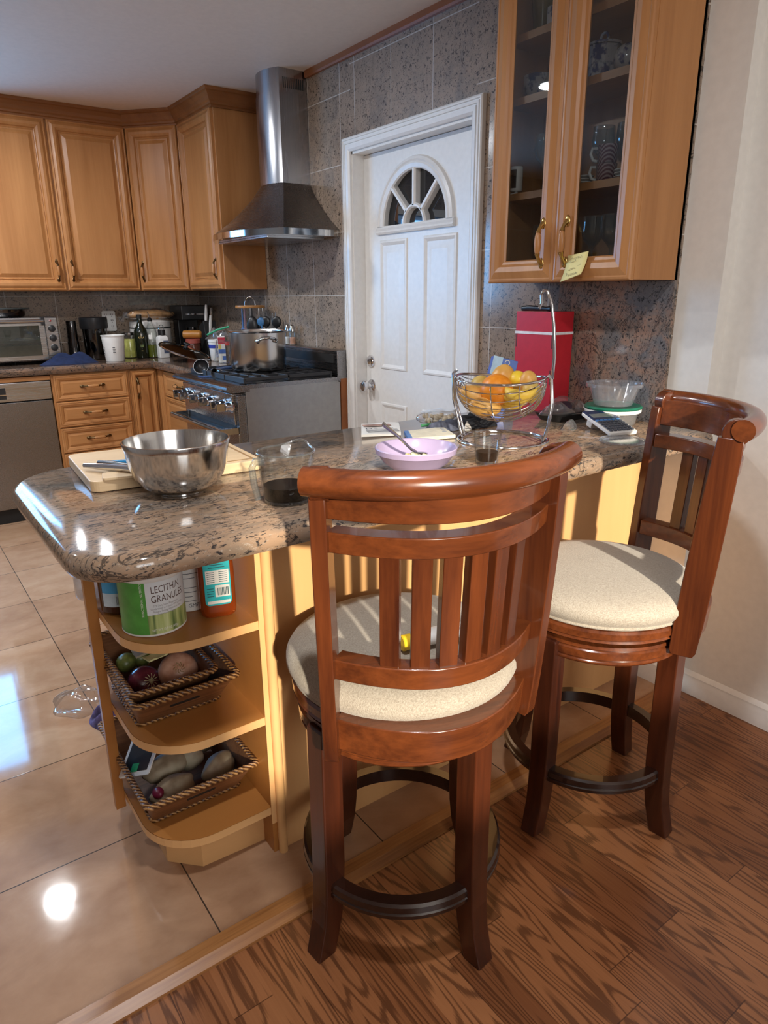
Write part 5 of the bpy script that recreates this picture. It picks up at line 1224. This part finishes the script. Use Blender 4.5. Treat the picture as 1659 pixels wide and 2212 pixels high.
for x, y, z, L in ((1.925, 4.755, .225, .12), (1.965, 4.760, .225, .10), (1.935, 4.715, .165, .11)):
    m = MB(); m.tube([(x, y, ZC+z-.01), (x+.002, y-.012, ZC+z+L*.5), (x+.003, y-.022, ZC+z+L)], [.009, .011, .008], 10, sq=.6); m.build('knife_handle', M['white'] if x != 1.965 else M['polish'], c, world=True, smooth=50)
# red-lidded jar with a wooden roller on it
Q = (1.800, 4.70, ZC)
c = thing('spice_jar', 'dark jar with a dusty red lid behind the leaning pot lid', 'jar', Q)
lathe_obj('jar_body', plain('brown_spice', (.10, .025, .012), .2), [(0, .001), (.046, .001), (.048, .01), (.048, .085), (.043, .095), (0, .095)], Q, c, 32)
lathe_obj('lid', plain('red_lid', (.34, .07, .05), .5), [(0, .095), (.050, .095), (.050, .120), (.046, .123), (0, .123)], Q, c, 32)
m = MB(); m.tube([(1.745, 4.735, ZC+.152), (1.750, 4.732, ZC+.152), (1.758, 4.727, ZC+.152), (1.845, 4.675, ZC+.152), (1.853, 4.670, ZC+.152)], [.018, .026, .027, .027, .018], 20); one(m, 'wooden_roller', plain('orange_wood', (.46, .19, .035), .35), 'short orange wooden roller lying on the red lid', 'kitchen tool', smooth=40)
# big pot lid tilted on the counter
c = thing('pot_lid', 'large dark glass pot lid with a steel edge leaning at the counter corner', 'lid', (1.640, 4.440, ZC))
T = Matrix.Translation((0, 0, .062)) @ Euler((R(13), R(15), 0)).to_matrix().to_4x4()
m = MB(); m.T = T; m.lathe([(0, .030), (.08, .024), (.14, .006), (.160, 0), (.160, -.003), (.14, .003), (.08, .020), (0, .026)], (0, 0, 0), 56); m.build('glass_dome', M['lidglass'], c, smooth=50)
m = MB(); m.T = T; m.lathe([(.158, -.005), (.166, -.005), (.167, .001), (.163, .005), (.157, .004), (.158, -.005)], (0, 0, 0), 56); m.build('steel_edge', M['chrome'], c, smooth=50)
m = MB(); m.T = T; m.lathe([(0, .028), (.012, .028), (.010, .040), (.022, .048), (.020, .056), (0, .058)], (0, 0, 0), 20); m.build('knob', M['black'], c, smooth=40)
# white tub with blue band, zip bag on it
Q = (1.815, 4.330, ZC)
c = thing('yogurt_tub', 'white tub with a blue band under a green topped zip bag beside the stockpot', 'tub', Q)
lathe_obj('tub_body', M['white'], [(0, .001), (.040, .001), (.043, .004), (.053, .118), (.056, .120), (.056, .134), (.052, .136), (0, .136)], Q, c, 40)
m = MB(); m.patch(Q, .0525, R(170), R(320), .083, .104, 18); m.build('blue_band', plain('navy_print', (.03, .045, .30), .4), c, world=True, smooth=60)
m = MB(); m.patch(Q, .0495, R(236), R(268), .025, .068, 8); m.build('printed_panel', plain('grey_blue_print', (.30, .33, .45), .5, 0, .5), c, world=True, smooth=60)
m = MB(); crumple(m, 1.825, 4.315, ZC+.137, .085, .050, .085, R(-30), 52); o = one(m, 'zip_bag', M['filmglass'], 'clear zip bag with a green strip lying on the white and blue tub', 'bag', smooth=25)
m = MB(); m.tube([(1.755, 4.335, ZC+.165), (1.805, 4.29, ZC+.195), (1.87, 4.245, ZC+.215)], .006, 6, sq=.4); m.build('zip_strip', plain('zip_green', (.02, .30, .14), .4), o, smooth=40)
# red, white and blue carton
c = thing('small_carton', 'small white carton with red and blue print left of the stockpot', 'carton', (1.770, 4.150, ZC), R(-20))
m = MB(); m.box(-.021, .021, -.020, .020, .001, .165); m.build('box', M['white'], c, bev=.001)
m = MB(); m.box(-.0214, .0214, -.0206, -.0198, .118, .158); m.build('red_band', plain('red_print', (.50, .02, .05), .4), c)
m = MB(); m.box(-.0214, .0214, -.0206, -.0198, .060, .085); m.box(.0, .0214, -.0206, -.0198, .02, .045); m.build('blue_band', plain('blue_print2', (.05, .14, .45), .4), c)
m = MB(); m.box(-.0214, -.004, -.0206, -.0198, .086, .116); m.build('yellow_patch', plain('yellow_print', (.65, .48, .12), .4), c)
lathe_obj('spice_shaker', M['glass'], [(0, .001), (.022, .001), (.024, .01), (.024, .10), (0, .102)], (1.86, 4.245, ZC+.0), None, 24)
props(bpy.data.objects['spice_shaker'], 'small clear spice shaker with a red cap in the dark behind the stockpot', 'shaker')
lathe_obj('cap', plain('red_cap', (.45, .02, .015), .4), [(0, .100), (.024, .100), (.024, .124), (0, .125)], (0, 0, 0), None, 24); cp = bpy.data.objects['cap.002'] if 'cap.002' in bpy.data.objects else None
for o in list(bpy.data.objects):
    if o.name.startswith('cap') and o.parent is None: o.parent = bpy.data.objects['spice_shaker']; o.location = (1.86, 4.245, ZC) if False else (0, 0, 0); o.data.transform(Matrix.Translation((1.86, 4.245, ZC)))
c = thing('glass_dish', 'small rectangular clear glass dish standing on its end beside the stockpot', 'dish', (1.735, 4.055, ZC), R(-25))
T = Matrix.Translation((0, 0, .075)) @ Euler((R(-14), R(8), 0)).to_matrix().to_4x4()
m = MB(); m.T = T; m.loft([[(x*s_, y, z*s_) for x, z in rrect(-.045, .045, -.07, .07, .012)] for s_, y in ((1, -.02), (1.02, -.018), (.86, .022), (.82, .022), (.96, -.016))]); m.build('dish_body', M['glass'], c, smooth=40)
# utensil carousel
Q = (1.930, 4.045, ZC)
c = thing('utensil_carousel', 'wooden topped revolving utensil stand with hanging kitchen tools behind the stockpot', 'utensil stand', Q)
lathe_obj('base', M['bamboo'], [(0, .001), (.075, .001), (.078, .006), (.075, .016), (0, .018)], Q, c, 36)
m = MB(); m.cyl((Q[0], Q[1], ZC+.017), (Q[0], Q[1], ZC+.335), .008, None, 14); m.build('post', M['polish'], c, world=True, smooth=50)
lathe_obj('top_disc', plain('orange_wood2', (.42, .19, .05), .4), [(0, .330), (.088, .330), (.090, .335), (.088, .345), (0, .346)], Q, c, 40)
m = MB(); m.tube([(Q[0]+.032*math.cos(PI*k/10)*.8, Q[1]-.032*math.cos(PI*k/10)*.6, ZC+.345+.050*math.sin(PI*k/10)) for k in range(11)], .0032, 8); m.build('carry_loop', M['polish'], c, world=True, smooth=50)
def utensil(nm, lab, ang, mat, head, rr=.078, hm=None):
    a = R(ang); x, y = Q[0]+rr*math.cos(a), Q[1]+rr*math.sin(a); m = MB()
    m.tube([(x, y, ZC+.328), (x, y, ZC+.26), (x*1.0, y, ZC+.20)], [.004, .006, .005], 8, sq=.6)
    u = thing(nm, lab, 'utensil', (x, y, ZC+.328), 0); m.build('handle', mat, u, world=True, smooth=50)
    m = MB(); head(m, x, y); m.build('head', hm or mat, u, world=True, smooth=50)
def hd(rx, ry, rz, z): return lambda m, x, y: m.ell((x, y, ZC+z), (rx, ry, rz), (0, 0, R(-36)), 16, 10)
utensil('blue_spatula', 'blue handled spatula hanging at the left of the utensil stand', 205, plain('spatula_blue', (.06, .16, .40), .4), hd(.020, .006, .055, .165))
utensil('mauve_spatula', 'dull mauve spatula hanging beside the blue one on the utensil stand', 218, plain('spatula_mauve', (.22, .13, .17), .5), hd(.018, .006, .05, .165))
utensil('black_ladle', 'big black nylon serving spoon hanging at the front of the utensil stand', 250, M['black'], hd(.036, .018, .060, .225))
utensil('steel_spoon', 'bright steel spoon hanging at the right front of the utensil stand', 285, M['polish'], hd(.018, .006, .032, .235))
utensil('steel_whisk', 'wire whisk hanging at the right of the utensil stand', 318, M['polish'], hd(.017, .017, .04, .21))
# tongs-and-spoon holder: a speckled crock with tools beside it
Q2 = (1.985, 3.895, ZC+.0)
c = thing('speckled_crock', 'small speckled crock of black tools against the tiled wall behind the stockpot', 'crock', Q2)
lathe_obj('crock_body', plain('speckled_enamel', (.42, .40, .36), .3, 0, .5), [(0, .001), (.040, .001), (.046, .02), (.046, .20), (.042, .20), (.042, .02), (0, .015)], Q2, c, 32)
for k, (nm, lab, dx, dy, mt) in enumerate((('black_skimmer', 'round black skimmer leaning in the speckled crock', -.012, .020, M['black']), ('tongs', 'steel tongs standing in the speckled crock', .008, -.012, M['polish']), ('slotted_spoon', 'black slotted spoon at the right of the speckled crock', .012, -.034, M['black']), ('blue_scraper', 'blue scraper at the front left of the speckled crock', -.030, .030, plain('scraper_blue', (.05, .17, .36), .4)))):
    u = thing(nm, lab, 'utensil', (Q2[0]+dx, Q2[1]+dy, ZC+.05))
    b = Vector((Q2[0]+dx*.5, Q2[1]+dy*.5, ZC+.03)); e = Vector((Q2[0]+dx*1.4, Q2[1]+dy*1.4, ZC+(.30 if k == 1 else .25)))
    m = MB(); m.tube([b, e], [.004, .005], 8); m.build('handle', mt, u, world=True, smooth=50)
    m = MB()
    if k == 1: m.tube([b+Vector((.01, -.02, 0)), e+Vector((.003, -.028, .005))], [.004, .005], 8)
    else: m.ell(tuple(e), (.030, .008, .034) if k != 3 else (.024, .008, .026), (0, 0, R(-36)), 16, 10)
    m.build('head', mt, u, world=True, smooth=50)
# salt and pepper on the backguard
for y, lab, col in ((3.735, 'left of two glass shakers with steel caps standing on the range backguard', (.60, .58, .55)), (3.680, 'right of two glass shakers on the range backguard, with pinkish salt inside', (.55, .28, .18))):
    Q = (2.014, y, 1.0725)
    c = thing('shaker', lab, 'shaker', Q)
    lathe_obj('glass', M['glass'], [(0, .001), (.021, .001), (.023, .006), (.018, .075), (.016, .078), (.014, .075), (.019, .008), (0, .005)], Q, c, 24)
    lathe_obj('contents', plain('shaker_salt', col, .6), [(0, .006), (.0185, .006), (.0165, .045), (0, .046)], Q, c, 20)
    lathe_obj('cap', M['polish'], [(0, .118), (.007, .117), (.014, .108), (.0175, .085), (.0175, .076), (0, .076)], Q, c, 24)
# stockpot
Q = (1.690, 3.475, RT+.030)
c = thing('stockpot', 'wide brushed steel stockpot standing on the range burners', 'pot', Q)
m = MB(); m.lathe([(0, .004), (.135, .004), (.144, .009), (.148, .020), (.148, .200), (.152, .204), (.1535, .208), (.150, .210), (.1465, .204), (.1455, .02), (.135, .010), (0, .010)], Q, 72)
t = NT('spun_steel'); n = t.noise(t.scale(t.obj(), (3, 3, 500)), 1.0, 2)
M['spun'] = t.done((.62, .59, .56), .20, 1.0, Anisotropic=.6)
m.build('pot_body', M['spun'], c, world=True, smooth=40)
for ang in (262, 82):
    d = Vector((math.cos(R(ang)), math.sin(R(ang)), 0)); q = Vector((-d.y, d.x, 0)); b = Vector(Q)
    m = MB(); pts = [b+d*.147+q*s_*.045+Vector((0, 0, .162)) for s_ in (-1,)]
    m.tube([b+d*.146-q*.048+Vector((0, 0, .162)), b+d*.165-q*.046+Vector((0, 0, .167)), b+d*.185-q*.030+Vector((0, 0, .176)), b+d*.191+Vector((0, 0, .180)), b+d*.185+q*.030+Vector((0, 0, .176)), b+d*.165+q*.046+Vector((0, 0, .167)), b+d*.146+q*.048+Vector((0, 0, .162))], [.0065, .0055, .006, .0065, .006, .0055, .0065], 10)
    for s_ in (-1, 1): p = b+d*.149+q*s_*.048+Vector((0, 0, .162)); m.ell(tuple(p), (.012, .012, .012), None, 12, 8)
    m.build('handle', M['chrome'], c, world=True, smooth=50)
# ladle and steel cup on the cooktop
c = thing('ladle', 'black ladle with a blue grey handle lying on the front left of the cooktop', 'ladle', (1.46, 3.66, RT))
m = MB(); T = Matrix.Translation((1.452, 3.705, RT+.047)) @ Euler((R(62), 0, R(-36))).to_matrix().to_4x4(); m.T = T
m.lathe([(0, -.030), (.025, -.026), (.039, -.010), (.043, .004), (.040, .004), (.036, -.010), (.022, -.023), (0, -.027)], (0, 0, 0), 28); m.T = None; m.build('ladle_bowl', M['black'], c, world=True, smooth=50)
m = MB(); m.tube([(1.475, 3.680, RT+.020), (1.505, 3.655, RT+.030), (1.56, 3.645, RT+.036), (1.62, 3.640, RT+.038)], [.006, .008, .010, .009], 10, sq=.6); m.build('handle', plain('slate_blue', (.03, .05, .11), .35), c, world=True, smooth=50)
c = thing('measuring_cup', 'small steel measuring cup tipped on its side at the front of the cooktop', 'measuring cup', (1.46, 3.53, RT))
m = MB(); T = Matrix.Translation((1.462, 3.520, RT+.026)) @ Euler((R(82), 0, R(-62))).to_matrix().to_4x4(); m.T = T
m.lathe([(0, -.028), (.020, -.028), (.0235, -.022), (.0255, .018), (.024, .018), (.022, -.020), (0, -.025)], (0, 0, 0), 28); m.T = None; m.build('cup', M['polish'], c, world=True, smooth=50)
m = MB(); m.tube([(1.447, 3.535, RT+.010), (1.42, 3.575, RT+.006), (1.395, 3.615, RT+.005)], .005, 8, sq=.4); m.build('handle', plain('cup_blue', (.03, .06, .16), .35), c, world=True, smooth=50)
# ================================================================ inside the glass cabinet
def cab(nm, lab, cat, x, y, z, prof, mat, grp=None, seg=28):
    o = lathe_obj(nm, mat, prof, (0, 0, 0), None, seg); o.location = (x, y, z+.0005); return props(o, lab, cat, grp)
ZF = GZ0+.020
bw = NT('blue_white_china'); n = bw.noise(bw.obj(), 38, 4); cb = bw.done(bw.ramp(n, (.50, (.52, .54, .58)), (.58, (.03, .06, .20))), .15); M['china'] = cb
cab('vase', 'olive green vase at the left of the upper shelf in the glass cabinet', 'vase', 1.955, 1.802, 2.140, [(0, 0), (.022, 0), (.024, .01), (.034, .09), (.036, .15), (.026, .20), (.022, .22), (0, .22)], plain('olive_glaze', (.16, .14, .03), .25))
o = props(MB().box(-.022, .022, -.020, .020, 0, .062).build('trinket_box', M['china'], None, bev=.003), 'small blue and white square box beside the olive vase', 'box'); o.location = (1.92, 1.712, 2.1405)
cab('blue_bowl', 'blue bowl on the upper shelf behind the right glass door', 'bowl', 1.95, 1.45, 2.140, [(0, 0), (.03, 0), (.055, .05), (.052, .05), (.028, .006), (0, .006)], plain('cobalt', (.02, .05, .25), .2))
cab('china_bowl', 'blue and white china bowl on the second shelf behind the left glass door', 'bowl', 1.945, 1.795, 1.960, [(0, 0), (.028, 0), (.030, .006), (.048, .05), (.050, .072), (.047, .072), (.044, .05), (.026, .01), (0, .01)], M['china'])
cab('glass_bottle', 'little clear glass bottle beside the china bowl in the left of the glass cabinet', 'bottle', 1.915, 1.722, 1.960, [(0, 0), (.014, 0), (.015, .04), (.007, .055), (.006, .07), (.009, .075), (0, .076)], M['glass'])
c = thing('china_jar', 'lidded blue and white china jar behind the right glass door', 'jar', (1.945, 1.540, 1.9605))
lathe_obj('jar_body', M['china'], [(0, 0), (.048, 0), (.050, .005), (.048, .080), (.050, .092), (0, .094)], (1.945, 1.540, 1.9605), c, 8, 20)
lathe_obj('lid', M['china'], [(.053, .093), (.053, .100), (.022, .108), (0, .108)], (1.945, 1.540, 1.9605), c, 28)
m = MB(); m.tube([(1.945, 1.540+.013*math.cos(2*PI*k/16), 1.9605+.118+.013*math.sin(2*PI*k/16)) for k in range(16)], .004, 8, closed=True); m.build('ring_knob', M['china'], c, world=True, smooth=50)
c = thing('china_teapot', 'round blue and white china teapot at the right of the second shelf', 'teapot', (1.94, 1.445, 1.9605))
m = MB(); m.ell((1.94, 1.445, 1.9605+.040), (.046, .040, .040), None, 22, 14); m.build('pot_body', M['china'], c, world=True, smooth=60)
m = MB(); m.tube([(1.93, 1.412, 1.980), (1.915, 1.393, 2.0), (1.915, 1.390, 2.02), (1.93, 1.412, 2.026)], .004, 8); m.build('handle', M['china'], c, world=True, smooth=50)
# little white camera
c = thing('indoor_camera', 'small white indoor camera with a black face on the middle shelf of the glass cabinet', 'camera', (1.895, 1.826, 1.6745), R(-10))
m = MB(); m.lathe([(0, .012), (.019, .012), (.021, .016), (.021, .084), (.019, .088), (0, .088)], (0, 0, 0), 28); m.build('body', M['white'], c, smooth=40)
m = MB(); m.patch((0, 0, 0), .0214, R(150), R(232), .020, .078, 10); m.build('black_face', M['black'], c, smooth=60)
m = MB(); m.ell((-.0205, -.004, .062), (.003, .006, .006), None, 12, 8); m.build('lens', M['smoke'], c, smooth=60)
m = MB(); m.lathe([(0, 0), (.022, 0), (.020, .004), (0, .006)], (0, 0, 0), 24); m.cyl((0, 0, .005), (0, 0, .013), .006, None, 10); m.build('stand', M['white'], c, smooth=40)
WG = [(0, 0), (.032, 0), (.030, .003), (.006, .008), (.0042, .03), (.0042, .072), (.012, .084), (.030, .105), (.036, .130), (.033, .172), (.031, .172), (.034, .130), (.028, .107), (.008, .086), (0, .085)]
def wine(x, y, z, lab, s_=1.0, grp='wine glasses in the glass cabinet'): return cab('wine_glass', lab, 'wine glass', x, y, z, [(r_*s_, h_*s_) for r_, h_ in WG], M['thick'], grp)
wine(1.935, 1.740, 1.674, 'front wine glass on the middle shelf beside the white camera', 1.02)
wine(2.000, 1.725, 1.674, 'rear wine glass on the middle shelf behind the left glass door', 1.0)
wine(1.985, 1.545, 1.674, 'wine glass at the left behind the patterned cups')
wine(2.005, 1.470, 1.674, 'wine glass standing directly behind the stacked patterned cups'); wine(2.008, 1.400, 1.674, 'wine glass at the right behind the patterned cups')
for y, lab in ((1.528, 'leftmost wine glass on the cabinet floor behind the right door'), (1.455, 'middle wine glass on the cabinet floor behind the right door'), (1.378, 'rightmost wine glass on the cabinet floor behind the right door')): wine(1.945, y, ZF, lab, 1.02)
for y, lab in ((1.690, 'wine glass on the cabinet floor at the inner edge of the left door'), (1.770, 'wine glass on the cabinet floor at the middle of the left door')): wine(1.975, y, ZF, lab, .98)
t = NT('mug_pattern'); x, y, z = t.sep(t.obj()); w_ = t.n('TexWave', t.scale(t.obj(), (1, 1, 1)), 60.0, 0.0); w_.bands_direction = 'DIAGONAL'; mp = t.done(t.ramp(w_.outputs[1], (.45, (.12, .02, .04)), (.55, (.45, .34, .34))), .3)
for k, lab in enumerate(('lower of two stacked dark red patterned cups', 'upper of two stacked dark red patterned cups')):
    z = 1.6745+.052*k; c = thing('patterned_cup', lab, 'cup', (1.915, 1.472, z), 0, 'patterned cups behind the right glass door')
    lathe_obj('cup_body', mp, [(0, 0), (.026, 0), (.028, .003), (.031, .050), (.029, .050), (.026, .004), (0, .004)], (1.915, 1.472, z), c, 28)
    m = MB(); m.tube([(1.905, 1.500, z+.044), (1.900, 1.518, z+.046), (1.898, 1.522, z+.030), (1.900, 1.513, z+.012), (1.905, 1.500, z+.008)], .0045, 8); m.build('handle', M['white'], c, world=True, smooth=50)
for y, w_ in ((1.556, 'left'), (1.405, 'right')):
    for k, q in enumerate(('bottom', 'middle', 'top')):
        cab('saucer', q+' saucer of the three stacked '+w_+' of the patterned cups', 'saucer', 1.915, y, 1.674+.009*k, [(0, 0), (.018, 0), (.032, .007), (.031, .009), (.016, .003), (0, .003)], M['offwhite'], 'saucers stacked behind the right glass door')
# ---------------------------------------------------------------- ceiling lamps in the room
